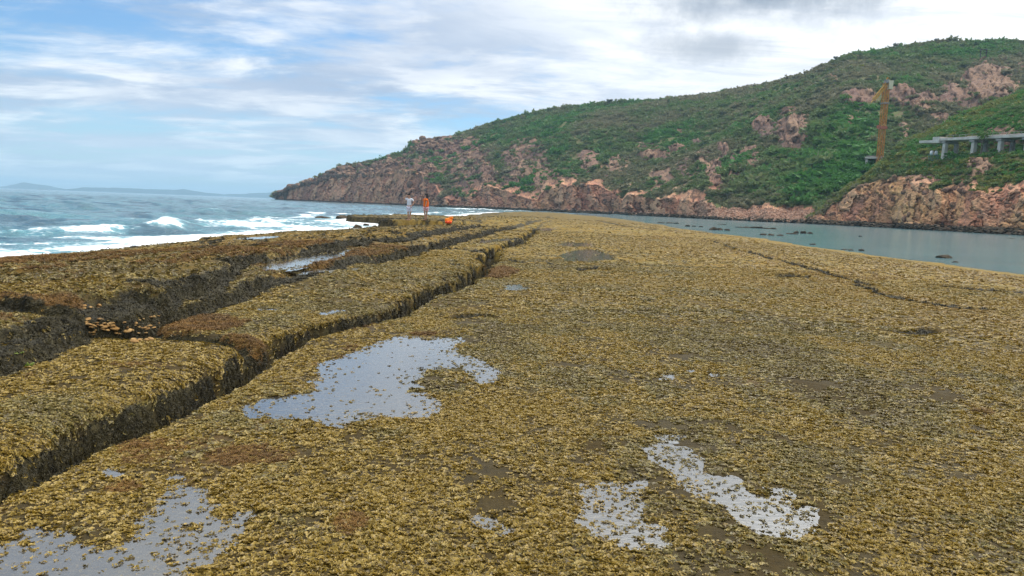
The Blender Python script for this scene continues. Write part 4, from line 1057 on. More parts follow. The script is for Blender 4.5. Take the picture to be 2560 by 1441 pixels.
def water_rock(px, py, wpx, h, label, group=None, lobes=1, depth=0.6, kind=0, z=SEA_Z, name='rock', m=M_RDARK):
    c = unproj(px, py, z); d = math.hypot(*c); w = wpx * d / F_PX / 2
    bm = bmesh.new(); rr = random.Random(int(px * 7 + py))
    for k in range(lobes):
        t = (k / max(1, lobes - 1) - 0.5) if lobes > 1 else 0.0
        tmp = rocks_d[(kind + k) % 5].copy(); a = len(bm.verts); bm.from_mesh(tmp); bm.verts.ensure_lookup_table()
        s = w * (1.0 if lobes == 1 else 0.62 * rr.uniform(0.75, 1.1) * (1.9 / lobes + 0.15)); hh = h * (1 if lobes == 1 else rr.uniform(0.55, 1.0))
        Mx = Matrix.Translation((2 * w * t * 0.8, rr.uniform(-0.3, 0.3) * w * 0.4 * (lobes > 1), 0)) @ Euler((0, 0, rr.random() * 6)).to_matrix().to_4x4()
        Mx = Matrix.Translation((2 * w * t * 0.8, rr.uniform(-0.2, 0.2) * w * (lobes > 1), -0.12 * hh)) @ Matrix.Diagonal((s, s * depth, hh, 1)) @ Euler((0, 0, rr.random() * 6)).to_matrix().to_4x4()
        bmesh.ops.transform(bm, matrix=Mx, verts=bm.verts[a:]); bpy.data.meshes.remove(tmp)
    me = bpy.data.meshes.new(name); bm.to_mesh(me); bm.free()
    o = link(name, me, m); o.location = (c[0], c[1], z); o.rotation_euler = (0, 0, -math.atan2(c[0], c[1])); tag(o, label, 'rock', group); return o


LAG = 'rocks standing in the lagoon'
water_rock(2358, 645, 42, 0.30, 'blocky dark boulder standing in the lagoon near the right frame edge', LAG, 1, 0.7, 0)
water_rock(2387, 657, 15, 0.10, 'small round dark rock just in front of the blocky lagoon boulder', LAG, 1, 0.8, 1)
water_rock(2008, 584, 38, 0.62, 'humped dark rock with a low flat tail in mid lagoon', LAG, 3, 0.6, 2)
water_rock(1978, 586, 34, 0.20, 'low flat reef rock touching the humped lagoon rock', LAG, 1, 0.4, 3)
water_rock(1928, 589, 48, 0.32, 'low jagged dark rock between reef edge and humped lagoon rock', LAG, 3, 0.5, 4)
water_rock(1890, 571, 95, 0.42, 'long flat dark rock bar lying across the middle of the lagoon', LAG, 6, 0.35, 0)
water_rock(1800, 576, 42, 0.50, 'rounded dark rock at the tip of the reef tongue', LAG, 3, 0.6, 1)
water_rock(1735, 567, 40, 0.35, 'flat dark rock off the reef behind the tongue', LAG, 3, 0.5, 2)
water_rock(1672, 559, 46, 0.40, 'farthest flat dark rock along the lagoon edge of the reef', LAG, 3, 0.5, 3)
water_rock(1806, 562, 30, 0.20, 'thin low rock awash beyond the long rock bar', LAG, 1, 0.4, 3)
water_rock(2150, 592, 12, 0.22, 'tiny dark rock alone in open lagoon water', LAG, 1, 0.7, 4)
water_rock(2545, 598, 26, 0.22, 'thin dark rock in the lagoon by the right frame edge below the cliffs', LAG, 2, 0.5, 1)
water_rock(2140, 627, 26, 0.18, 'small dark stone on the lagoon edge of the weedy reef', LAG, 2, 0.7, 2)
water_rock(2110, 625, 20, 0.10, 'flat stone beside the small dark stone on the reef edge', LAG, 1, 0.6, 0)
water_rock(2032, 612, 18, 0.12, 'low stone where the reef meets the lagoon', LAG, 1, 0.6, 3)
SRF = 'rocks in the surf by the reef tongue'
water_rock(834, 547, 62, 0.55, 'brown slab rock tilted in the surf at the tip of the dark ledge', SRF, 2, 0.8, 1)
water_rock(880, 546, 26, 0.50, 'small dark rock leaning on the end of the dark ledge', SRF, 1, 0.8, 2)
water_rock(892, 569, 26, 0.36, 'rounded black rock in white foam below the dark ledge', SRF, 1, 0.8, 0)
water_rock(915, 565, 18, 0.26, 'small black rock behind the rounded one in the foam', SRF, 1, 0.8, 3)
water_rock(938, 568, 16, 0.22, 'smallest black rock in the foam nearest the standing man', SRF, 1, 0.8, 4)
water_rock(700, 500, 26, 5.0, 'lone dark stack at the seaward tip of the headland', None, 1, 0.8, 2, z=SEA_Z) if False else None
st = at(721, 497, 880.0); o = link('rock', rocks_d[3].copy(), M_RDARK); o.location = (st.x, st.y, 2.0); o.scale = (9, 9, 9.5); tag(o, 'lone dark stack at the seaward tip of the headland', 'rock')
st = at(106, 474, 8200.0); o = link('islet', rocks_d[1].copy(), M_RDARK); o.location = (st.x, st.y, -1.0); o.scale = (45, 45, 9); tag(o, 'tiny dark islet on the sea horizon before the far mountains', 'islet')

# ochre stones in the pit
rocks_o = [rock_mesh(500 + i, 9, 2, 0.10, 0.2) for i in range(6)]
for m_ in rocks_o: m_.materials.append(M_ROCH)
rr = random.Random(5); cnt = 0
for (px0, px1, py0, py1, n) in ((205, 385, 808, 838, 62), (215, 262, 796, 808, 6), (205, 250, 762, 778, 7), (330, 378, 850, 857, 7), (345, 400, 796, 812, 7)):
    for k in range(n):
        px, py = rr.uniform(px0, px1), rr.uniform(py0, py1); p = ground_hit(px, py, 5, 16)
        s = rr.uniform(0.016, 0.030) * (1 + 0.9 * rr.random() ** 3); o = link('stone', rocks_o[rr.randrange(6)]); o.location = p + Vector((0, 0, s * 0.25)); o.scale = (s * rr.uniform(1.0, 1.5), s * rr.uniform(0.9, 1.2), s * rr.uniform(0.4, 0.65)); o.rotation_euler = (rr.uniform(-0.3, 0.3), rr.uniform(-0.3, 0.3), rr.random() * 6)
        tag(o, 'rounded ochre stone among those heaped in the pit behind the ledge', 'stone', 'ochre stones in the ledge pit')

# bright green weed on the near dark tier
m_green, g, out = mat('green_sea_lettuce'); bsdf(g, out, g.mix(g.attr('rim'), (0.16, 0.24, 0.03), (0.36, 0.46, 0.09)), 0.45, 0.4)
p = ground_hit(66, 914, 4, 14); root = empty('sea_lettuce', p); tag(root, 'bright lime green tuft of sea lettuce at the foot of the dark ledge', 'seaweed')
rr = random.Random(9)
for k in range(7):
    o = link('frond', fan_clump(700 + k, 9, 0.016, 0.035), m_green, root); o.location = (rr.uniform(-0.06, 0.06), rr.uniform(-0.04, 0.04), 0.0)
    o.location.z = reef_z(p.x + o.location.x, p.y + o.location.y) - p.z; o.rotation_euler = (0, 0, rr.random() * 6)

# ------------------------------------------------------------------ scrub on the hills
def bush_mesh(seed, n=95, tall=0.8, leaf=0.30):
    r = np.random.default_rng(seed); lob = r.normal(0, 0.38, (5, 3)); lob[:, 2] = np.abs(lob[:, 2]) * tall
    V, Fq = [], []
    for k in range(n):
        c = lob[r.integers(0, 5)] + (lambda d: d / np.linalg.norm(d) * 0.55 * r.uniform(0.55, 1.0))(r.normal(size=3)); c[2] = abs(c[2]) * tall
        a = r.normal(size=3); a /= np.linalg.norm(a); b = np.cross(a, r.normal(size=3)); b /= np.linalg.norm(b); s = leaf * r.uniform(0.6, 1.3); i = len(V)
        V += [c - a * s, c - b * s * 0.5, c + a * s, c + b * s * 0.5]; Fq.append((i, i + 1, i + 2, i + 3))
    return mesh_np('bush', np.array(V), np.array(Fq), smooth=False)


def mat_bush():
    m, g, out = mat('scrub_leaves')
    P = g.n('ShaderNodeNewGeometry').outputs['Position']; t = g.attr('tint', True)
    n = g.noise(P, 1.1, 4, 0.7)
    c = g.mix(g.ramp(t, 0.0, 0.5), (0.210, 0.195, 0.110), (0.140, 0.195, 0.068)); c = g.mix(g.ramp(t, 0.5, 1.0), c, (0.070, 0.205, 0.038))
    c = g.mix(g.ramp(t, 1.2, 2.0), c, (0.230, 0.200, 0.052))
    c = g.mix(g.ramp(n, 0.42, 0.72, 0, 0.6), c, g.mix(0.5, c, (0.15, 0.19, 0.07)))
    b = g.n('ShaderNodeBsdfPrincipled', {'Base Color': c, 'Roughness': 0.7, 'Specular IOR Level': 0.2}); tr = g.n('ShaderNodeBsdfTranslucent', {'Color': c})
    mx = g.n('ShaderNodeMixShader', {0: 0.32, 1: b.outputs[0], 2: tr.outputs[0]}); g.l(mx.outputs[0], out.inputs[0]); return m


M_BUSH = mat_bush()
bushes = [proto('bush_kind', bush_mesh(600 + s), M_BUSH) for s in range(7)]


def scrub(name, v, zone, rockm, shape, n, seed, label, s0, lush, yellow):
    r = np.random.default_rng(seed); nr, nc = shape; V = v.reshape(nr, nc, 3)
    ar = np.zeros((nr, nc)); ar[:-1, :-1] = np.linalg.norm(np.cross(V[1:, :-1] - V[:-1, :-1], V[:-1, 1:] - V[:-1, :-1]), axis=2); ar = ar.ravel()
    X, Y = project(v[:, 0], v[:, 1], v[:, 2]); d = np.hypot(v[:, 0], v[:, 1])
    row = np.repeat(np.arange(nr), nc)
    ok = ((zone == 2) | ((zone == 3) & (row < nr - 9))) & (X > 640) & (X < 2900)
    cl = fbm2(v[:, 0] * 0.05, v[:, 1] * 0.05, 4, seed); rk = np.clip(1.06 - 1.05 * rockm, 0.03, 1) * np.where((rockm > 0.9) & (zone < 2), 0.2, 1)
    w = ar * ok * rk ** 1.5 * np.clip(0.75 + 0.9 * cl, 0.12, 1.5) / d ** 1.15
    i = r.choice(len(v), n, p=w / w.sum()); j = np.minimum(i + 1, len(v) - 1); k2 = np.minimum(i + nc, len(v) - 1)
    u, t = r.random((n, 1)), r.random((n, 1)); p = v[i] + (v[j] - v[i]) * u * (np.linalg.norm(v[j] - v[i], axis=1)[:, None] < 6) + (v[k2] - v[i]) * t * (np.linalg.norm(v[k2] - v[i], axis=1)[:, None] < 12)
    L = lush(X[i], Y[i]); yl = yellow(X[i], Y[i]) + 0.6 * fbm2(p[:, 0] * 0.06, p[:, 1] * 0.06, 3, seed + 4)
    s = s0 * (d[i] / 300) ** 0.75 * np.clip(np.exp(r.normal(-0.12, 0.38, n)), 0.4, 2.4) * (1 + 0.8 * L)
    tint = np.clip(0.36 + 1.1 * fbm2(p[:, 0] * 0.03, p[:, 1] * 0.03, 4, seed + 2) + 0.6 * L + r.normal(0, 0.14, n), 0, 1.0); tint = np.where(yl + r.normal(0, 0.15, n) > 0.55, 1.7, tint)
    p[:, 2] -= 0.12 * s
    o = scatter_obj(name, p, np.stack([r.normal(0, 0.15, n), r.normal(0, 0.15, n), r.uniform(0, 6.28, n)], 1), np.stack([s, s, s * r.uniform(0.65, 1.1, n)], 1), r.integers(0, 7, n), bushes, {'tint': tint})
    tag(o, label, 'scrub', kind='stuff')


gully = lambda X, Y: np.clip(sst(np.hypot((X - 2000) / 230, (Y - 450) / 85), 1.1, 0.6) + sst(np.hypot((X - 2090) / 120, (Y - 370) / 90), 1.1, 0.5), 0, 1)
scrub('hill_scrub', hv, hzone, hat['rock'], hshape, 40000, 21, 'dense low green scrub covering the headland slopes', 1.35, gully, lambda X, Y: 0 * X - 0.1)
scrub('spur_scrub', sv, szone, sat['rock'], sshape, 15000, 22, 'mixed green and yellowish scrub on the near spur round the viaduct', 0.95, lambda X, Y: 0.10 + 0 * X, lambda X, Y: 0.52 + 0 * X)
# ------------------------------------------------------------------ tower crane
M_RUST = simple('rusty_yellow_paint', (0.42, 0.165, 0.030), (0.52, 0.260, 0.050), 1.2, 0.7, 0.2)
M_PALE = simple('weathered_concrete', (0.46, 0.42, 0.36), (0.64, 0.60, 0.53), 0.7, 0.9, 0.1)
M_DARKC = simple('stained_concrete', (0.20, 0.19, 0.17), (0.36, 0.34, 0.31), 0.9, 0.9, 0.1)
M_REDP = simple('faded_red_paint', (0.40, 0.10, 0.06), (0.48, 0.20, 0.12), 1.5, 0.7, 0.2)


def land_z(p, v):
    d = (v[:, 0] - p[0]) ** 2 + (v[:, 1] - p[1]) ** 2
    i = np.argsort(d)[:6]; return float(np.mean(v[i, 2]))


def truss(mb, a, b, w, n, up=Vector((0, 0, 1)), t=0.10, faces=4):
    a, b = Vector(a), Vector(b); ax = (b - a).normalized(); s1 = ax.cross(up).normalized() * w / 2; s2 = ax.cross(s1).normalized() * w / 2
    cor = [s1 + s2, s1 - s2, -s1 - s2, -s1 + s2]
    for k in range(n):
        p, q_ = a.lerp(b, k / n), a.lerp(b, (k + 1) / n)
        for j in range(faces):
            c0, c1 = cor[j], cor[(j + 1) % 4]
            mb.bar(p + c0, p + c1, t); mb.bar(p + (c0 if k % 2 else c1), q_ + (c1 if k % 2 else c0), t)
    return cor


base = hit_land(2198, 430, hv, hzone, (2,)); D_CR = math.hypot(base.x, base.y); topz = at(2214, 214, D_CR).z
crane = empty('tower_crane', base); tag(crane, 'rusty orange tower crane with folded jib standing behind the spur', 'crane')
H = topz - base.z + 1.0; W = 9.5 * D_CR / F_PX
mb = MB(); cor = truss(mb, (0, 0, -1.5), (0, 0, H), W, 19, Vector((0, 1, 0)), 0.13)
mast = mb.build('mast', M_RUST, crane)
for c in cor:
    m_ = MB(); m_.bar(Vector((0, 0, -1.8)) + c, Vector((0, 0, H)) + c, 0.26); m_.build('mast_chord', M_RUST, mast)
ladder = MB(); ladder.bar((0.25, 0, 0), (0.25, 0, H), 0.12); ladder.bar((-0.25, 0, 0), (-0.25, 0, H), 0.12)
for k in range(40): ladder.bar((-0.25, 0, H * k / 40), (0.25, 0, H * k / 40), 0.08)
ladder.build('ladder', M_RUST, mast)
def ring(z, w, hh, m, nm):
    b = MB()
    for s in (-1, 1): b.box((s * w / 2, 0, z), (0.3, w + 0.3, hh)); b.box((0, s * w / 2, z), (w - 0.3, 0.3, hh - 0.02))
    return b.build(nm, m, crane)
ring(at(2216, 259, D_CR).z - base.z, W * 1.25, 0.5, M_DARKC, 'tie_collar')
ring(at(2207, 320, D_CR).z - base.z, W * 1.35, 1.0, M_REDP, 'climbing_frame')
MB().box((-W * 1.05, -0.3, at(2205, 318, D_CR).z - base.z), (0.9, 1.0, 1.1)).build('winch_box', M_REDP, crane)
MB().box((0, 0, -0.6), (W * 1.7, W * 1.7, 1.4), bevel=0.1).build('footing', M_DARKC, crane)
MB().box((0, 0, H + 0.5), (W * 0.95, W * 0.95, 1.3), bevel=0.15).build('slewing_ring', M_DARKC, crane)
cw = at(2226, 213, D_CR) - Vector(base); b = MB(); b.box(cw, (1.6, 1.5, 3.4), bevel=0.08); b.build('counterweight', simple('pale_yellow_paint', (0.55, 0.50, 0.33), (0.64, 0.60, 0.42), 1.0), crane)
b = MB(); b.bar((0, 0, H + 0.6), cw + Vector((-0.5, 0, 0.6)), 0.5); b.build('counter_jib', M_RUST, crane)
b = MB(); b.bar((-0.3, 0, H + 0.6), (0.3, 0, H + 2.2), 0.4); b.bar((0.3, 0, H + 2.2), cw + Vector((0, 0, 1.5)), 0.14); b.build('tower_head', M_RUST, crane)
j0 = at(2216, 211, D_CR) - Vector(base); j1 = at(2184, 250, D_CR - 3) - Vector(base)
b = MB(); jc = truss(b, j0, j1, 0.95, 9, Vector((0, 1, 0)), 0.10); jib = b.build('jib', simple('yellow_paint', (0.50, 0.26, 0.03), (0.58, 0.34, 0.06), 1.5), crane)
for c in jc: MB().bar(j0 + c, j1 + c, 0.18).build('jib_chord', MATS['yellow_paint'], jib)
MB().bar(j1, at(2178, 256, D_CR - 4) - Vector(base), 0.22).build('jib_tip', MATS['yellow_paint'], jib)

# ------------------------------------------------------------------ unfinished concrete pavilion beside the crane
pv = hit_land(2185, 427, hv, hzone, (2,)); D_PV = math.hypot(pv.x, pv.y); k = D_PV / F_PX
pav = empty('concrete_pavilion', pv, -math.atan2(pv.x, pv.y)); tag(pav, 'small open concrete pavilion with flat roof beside the crane foot', 'building')
zt = at(2185, 395, D_PV).z - pv.z; w_ = 44 * k
MB().box((0.5, 2.5, zt), (w_, 6.0, 0.75), bevel=0.05).build('roof_slab', M_PALE, pav)
MB().box((0.3, 2.5, zt + 0.62), (w_ * 0.8, 4.5, 0.5), bevel=0.05).build('roof_upstand', M_DARKC, pav)
for (sx_, sy_) in ((-1, 0), (1, 0), (-1, 1), (1, 1)): MB().box((0.5 + sx_ * (w_ / 2 - 0.8), 0.3 + sy_ * 4.6, (zt - 0.4) / 2 - 1.5), (0.85, 0.85, zt + 2.2), bevel=0.04).build('column', M_PALE, pav)
MB().box((0.5, 5.2, (zt - 0.4) / 2 - 1.5), (w_ - 2.5, 0.3, zt + 2.2)).build('back_wall', M_DARKC, pav)
b = MB(); b.box((-0.6, 1.6, 0.7), (2.6, 1.6, 1.7), bevel=0.35); b.build('tarpaulin', simple('blue_tarpaulin', (0.01, 0.06, 0.30), (0.02, 0.09, 0.38), 2.0, 0.5), pav, True)

# ------------------------------------------------------------------ viaduct on the spur
via = empty('viaduct', BR_A); tag(via, 'unfinished pale concrete viaduct on piers along the near spur', 'bridge')
ax = (BR_B - BR_A); L_ = ax.length; ax.normalize(); bk = Vector((0, 0, 1)).cross(ax).normalized()
if bk.y < 0: bk = -bk
RM = Matrix((ax, bk, ax.cross(bk))).transposed()
def on(t, o=0.0, z=0.0): return ax * t + bk * o + Vector((0, 0, z))
pxm = lambda px: next(t for t in np.linspace(-2, L_ * 1.3, 900) if project(*np.array((BR_A + ax * t)[:]).reshape(3, 1))[0][0] >= px)
t_box0, t_box1 = pxm(2333), pxm(2350)
def slab(t0, t1, o, z, w, h, nm, m, par=via): return MB().box(on((t0 + t1) / 2, o, z), (t1 - t0, w, h), RM, 0.05).build(nm, m, par)
slab(pxm(2294), t_box0 - 0.02, 3.0, -0.35, 5.0, 0.75, 'ramp_slab', M_PALE)
slab(t_box0, t_box1, 2.8, -0.05, 6.2, 1.75, 'end_block', M_PALE)
dk_ = slab(t_box1 + 0.02, L_ * 1.25, 3.0, 0.05, 6.0, 0.70, 'deck', M_PALE)
slab(t_box1 + 1, L_ * 1.25, 3.0, 0.50, 4.6, 0.14, 'deck_topping', M_DARKC, dk_)
slab(t_box1 + 4, L_ * 1.25, 6.3, 1.05, 1.4, 0.28, 'rear_parapet', M_PALE, dk_)
for k2 in range(16): MB().box(on(t_box1 + 5 + k2 * 2.6, 6.3, 0.70), (0.25, 0.25, 0.45)).build('parapet_post', M_DARKC, dk_)
for k2 in range(20): MB().box(on(t_box1 + 2 + k2 * 2.1, 0.35, 0.78), (0.10, 0.10, 0.72)).build('rail_post', M_DARKC, dk_)
slab(t_box1 + 2, t_box1 + 42, 0.35, 1.16, 0.10, 0.09, 'rail', M_DARKC, dk_)
for px in (2352, 2424, 2490, 2557, 2630):
    t = pxm(px) + 0.6; p = BR_A + on(t, 1.1); g0 = min(land_z(p, sv), p.z - 3.4) - 1.2; hh = p.z - 1.05 - g0
    pier = MB().box(on(t, 1.1, -1.05 - hh / 2), (0.95, 1.2, hh), RM, 0.06).build('pier', M_PALE, via)
    MB().box(on(t, 2.6, -0.72), (1.7, 5.0, 0.6), RM, 0.05).build('pier_cap', M_DARKC, pier)
    t2 = on(t + 0.3, 4.9, 0); p2 = BR_A + t2; g1 = min(land_z(p2, sv), p2.z - 3.0) - 1.0; hh = p2.z - 1.05 - g1
    MB().box(on(t + 0.3, 4.9, -1.05 - hh / 2), (0.95, 0.9, hh), RM, 0.06).build('rear_pier', M_DARKC, pier)

# green steel frame with two white drums
tp = hit_land(2331, 402, sv, szone, (2,)); k = math.hypot(tp.x, tp.y) / F_PX
tk = empty('drum_stand', tp); tag(tk, 'green steel stand with two white drums on the slope below the viaduct', 'drum stand')
M_GST = simple('green_steel', (0.10, 0.22, 0.15), (0.16, 0.30, 0.21), 3.0, 0.6); M_WHT = simple('white_drum', (0.70, 0.71, 0.70), (0.80, 0.80, 0.78), 4.0, 0.5)
hs = 13 * k; ws = 18 * k
for (a_, b_) in ((-1, -1), (1, -1), (-1, 1), (1, 1)): MB().bar((a_ * ws * 0.28, b_ * 0.5, -0.5), (a_ * ws * 0.48, b_ * 0.6, hs), 0.16).build('leg', M_GST, tk)
MB().bar((-ws * 0.3, -0.55, 0.1), (ws * 0.45, -0.6, hs), 0.12).bar((ws * 0.3, -0.55, 0.1), (-ws * 0.45, -0.6, hs), 0.12).build('brace', M_GST, tk)
MB().box((0, 0, hs + 0.08), (ws * 1.15, 1.5, 0.16)).build('platform', M_GST, tk)
for s_ in (-1, 1):
    b = MB(); b.rod((s_ * ws * 0.27, 0, hs + 0.16), (s_ * ws * 0.27, 0, hs + 0.16 + 8 * k), 3.4 * k, 3.1 * k, 16); d_ = b.build('drum', M_WHT, tk, True)
    MB().rod((s_ * ws * 0.27, 0, hs + 0.16 + 8 * k), (s_ * ws * 0.27, 0, hs + 0.30 + 8 * k), 1.6 * k, 1.6 * k, 12).build('lid', M_WHT, d_)

# thin frame on the hilltop
fp = hit_land(2457, 141, hv, hzone, (2,)); k = math.hypot(fp.x, fp.y) / F_PX
fr_ = empty('post_frame', fp); tag(fr_, 'thin dark post frame standing high on the green hilltop', 'frame')
M_DST = simple('dark_steel', (0.03, 0.03, 0.03), (0.07, 0.06, 0.05), 3.0, 0.6)
for s_ in (-1, 1): MB().box((s_ * 6 * k, 0, 7 * k), (0.45, 0.45, 17 * k)).build('post', M_DST, fr_)
MB().box((0, 0, 14 * k), (13 * k, 0.4, 0.45)).build('crossbar', M_DST, fr_)

# ------------------------------------------------------------------ single trees that stand out
M_BARK = simple('bark', (0.09, 0.07, 0.05), (0.16, 0.13, 0.10), 4.0, 0.9)
def leaf_mat(name, a, b):
    m, g, out = mat(name); P = g.n('ShaderNodeNewGeometry').outputs['Position']; n = g.noise(P, 1.6, 3, 0.6)
    bsdf(g, out, g.mix(g.ramp(n, 0.35, 0.65), a, b), 0.7, 0.2); return m
M_LG = leaf_mat('light_leaves', (0.06, 0.14, 0.025), (0.14, 0.24, 0.05)); M_LD = leaf_mat('dark_leaves', (0.035, 0.055, 0.022), (0.06, 0.085, 0.03))
def tree(p, h, cr, label, m, seed, lean=0.0):
    r = random.Random(seed); t = empty('tree', p); tag(t, label, 'tree')
    b = MB(); top = Vector((lean * h, 0, h * 0.72)); b.rod((0, 0, -0.4), top * 0.55, h * 0.035, h * 0.024); b.rod(top * 0.55, top, h * 0.024, h * 0.012)
    for k_ in range(6):
        a = r.random() * 6.28; s_ = top * r.uniform(0.5, 0.95); b.rod(s_, s_ + Vector((math.cos(a) * cr * 0.7, math.sin(a) * cr * 0.7, h * 0.18)), h * 0.012, h * 0.005, 5)
    b.build('trunk', M_BARK, t)
    V, Fq = [], []; rg = np.random.default_rng(seed); lob = [np.array(top) + np.array((math.cos(i) * cr * 0.55, math.sin(i * 1.7) * cr * 0.55, h * 0.08 * math.sin(i * 2.3) + h * 0.06)) for i in range(7)]
    for k_ in range(420):
        d = rg.normal(size=3); d /= np.linalg.norm(d); c = lob[int(rg.integers(0, 7))] + d * cr * 0.5 * rg.uniform(0.3, 1) * (1, 1, 0.7)
        a = rg.normal(size=3); a /= np.linalg.norm(a); e = np.cross(a, rg.normal(size=3)); e /= np.linalg.norm(e); s_ = cr * 0.12 * rg.uniform(0.6, 1.3); i = len(V)
        V += [c - a * s_, c - e * s_ * 0.5, c + a * s_, c + e * s_ * 0.5]; Fq.append((i, i + 1, i + 2, i + 3))
    link('crown', mesh_np('crown', np.array(V), np.array(Fq), smooth=False), m, t)
tp2 = BR_A + on(pxm(2468), -1.6); tp2.z = land_z(tp2, sv); tree(tp2, 7.2, 1.9, 'slender pale green sapling growing in front of the viaduct', M_LG, 3)
for (px, py, h, cr, lb, sd_) in ((2238, 122, 5.0, 2.2, 'small dark tree on the skyline left of the hilltop', 4), (2085, 152, 4.5, 1.8, 'lone shrubby tree where the ridge steepens on the skyline', 5), (1521, 257, 4.0, 2.6, 'low rounded tree on the middle of the long ridge', 6), (2340, 104, 3.6, 1.6, 'tiny tree at the very top of the hill', 7)):
    q_ = hit_land(px, py + 3, hv, hzone, (2,)); tree(q_, h * math.hypot(q_.x, q_.y) / 560, cr * math.hypot(q_.x, q_.y) / 560, lb, M_LD, sd_)

# ------------------------------------------------------------------ people
def skin(name, pts, edges, m, parent, sub=2, root=0):
    """continuous surface grown round a jointed skeleton: pts = [(x, y, z, rx, ry)]"""
    me = bpy.data.meshes.new(name); me.from_pydata([p[:3] for p in pts], edges, [])
    o = link(name, me, m, parent); md = o.modifiers.new('skin', 'SKIN'); md.use_smooth_shade = True
    for i, p in enumerate(pts):
        s = me.skin_vertices[0].data[i]; s.radius = (p[3], p[4] if len(p) > 4 else p[3]); s.use_root = (i == root)
    o.modifiers.new('sub', 'SUBSURF').levels = sub; o.modifiers['sub'].render_levels = sub
    return o


def limb(P, E, start, chain):
    prev = start
    for c in chain: P.append(c); E.append((prev, len(P) - 1)); prev = len(P) - 1
    return prev


def hand(P, E, w, tip, spread, thumb):
    """palm and five fingers rooted at wrist vertex w; tip = direction of the fingers"""
    wv = Vector(P[w][:3]); t = Vector(tip).normalized(); s = Vector(spread).normalized(); pm = limb(P, E, w, [(*(wv + t * 0.05), 0.034, 0.018)])
    pv_ = wv + t * 0.05
    for k, (o_, L) in enumerate(((-0.030, 0.065), (-0.010, 0.078), (0.010, 0.074), (0.028, 0.056))):
        b = pv_ + t * 0.035 + s * o_; n_ = t.cross(s) * 0.012
        limb(P, E, pm, [(*b, 0.010), (*(b + t * L * 0.5 + n_ * 0.4), 0.009), (*(b + t * L + n_ * 1.6), 0.007)])
    b = wv + t * 0.02 + s * thumb * 0.04; limb(P, E, pm, [(*b, 0.012), (*(b + t * 0.035 + s * thumb * 0.022), 0.010), (*(b + t * 0.06 + s * thumb * 0.026), 0.008)])


M_SKIN = simple('skin', (0.42, 0.235, 0.155), (0.50, 0.29, 0.20), 9.0, 0.55, 0.3, 0.05)
M_HAIR = simple('black_hair', (0.008, 0.007, 0.007), (0.020, 0.016, 0.014), 40.0, 0.5, 0.4)
M_SHIRT = simple('pale_grey_shirt_cloth', (0.62, 0.65, 0.72), (0.72, 0.75, 0.80), 14.0, 0.9, 0.1)
M_SHORT = simple('lavender_white_cloth', (0.60, 0.60, 0.74), (0.70, 0.71, 0.82), 16.0, 0.9, 0.1)
M_VEST = simple('orange_cloth', (0.80, 0.105, 0.020), (0.85, 0.25, 0.030), 7.0, 0.8, 0.2); M_PINK = simple('pink_print_cloth', (0.75, 0.30, 0.38), (0.80, 0.70, 0.72), 26.0, 0.9, 0.1)
M_BLK = simple('black_plastic', (0.01, 0.01, 0.012), (0.02, 0.02, 0.022), 8.0, 0.3, 0.5)


def legs(P, E, pel, hx, knee, foot, toe):
    for s, (kx, ky), (fx, fy) in zip((-1, 1), knee, foot):
        limb(P, E, pel, [(s * hx, 0, 0.86, 0.088, 0.085), ((s * hx + kx) / 2, ky / 2, 0.68, 0.076), (kx, ky, 0.48, 0.054), (kx * 0.4 + fx * 0.6, fy * 0.7 + ky * 0.3 + 0.015, 0.33, 0.056), (fx, fy, 0.09, 0.034), (fx + toe[0] * 0.03, fy + toe[1] * 0.03, 0.035, 0.034),
                         (fx + toe[0] * 0.14, fy + toe[1] * 0.14, 0.028, 0.040, 0.024), (fx + toe[0] * 0.21, fy + toe[1] * 0.21, 0.020, 0.030, 0.016)])


def head(P, E, nk, c, look):
    l_ = Vector(look).normalized(); cz = Vector(c); a = limb(P, E, nk, [(*(cz + Vector((0, 0, -0.06)) + l_ * 0.012), 0.064, 0.068), (*cz, 0.078, 0.088), (*(cz + Vector((0, 0, 0.075))), 0.066, 0.075)])
    m = a - 1; sd_ = l_.cross(Vector((0, 0, 1)))
    limb(P, E, m, [(*(cz + l_ * 0.098 + Vector((0, 0, -0.022))), 0.012)])
    for s in (-1, 1): limb(P, E, m, [(*(cz + sd_ * s * 0.085 + Vector((0, 0, -0.01))), 0.014, 0.022)])
    return l_, sd_, cz


def face(root, l_, sd_, cz):
    for s in (-1, 1): MB().box(cz + l_ * 0.083 + sd_ * s * 0.030 + Vector((0, 0, 0.008)), (0.020, 0.020, 0.010), bevel=0.003).build('eye', M_HAIR, root)
    MB().box(cz + l_ * 0.075 + Vector((0, 0, -0.058)), (0.038, 0.024, 0.010), l_.to_track_quat('Y', 'Z').to_matrix(), 0.003).build('mouth', MATS['faded_red_paint'], root)


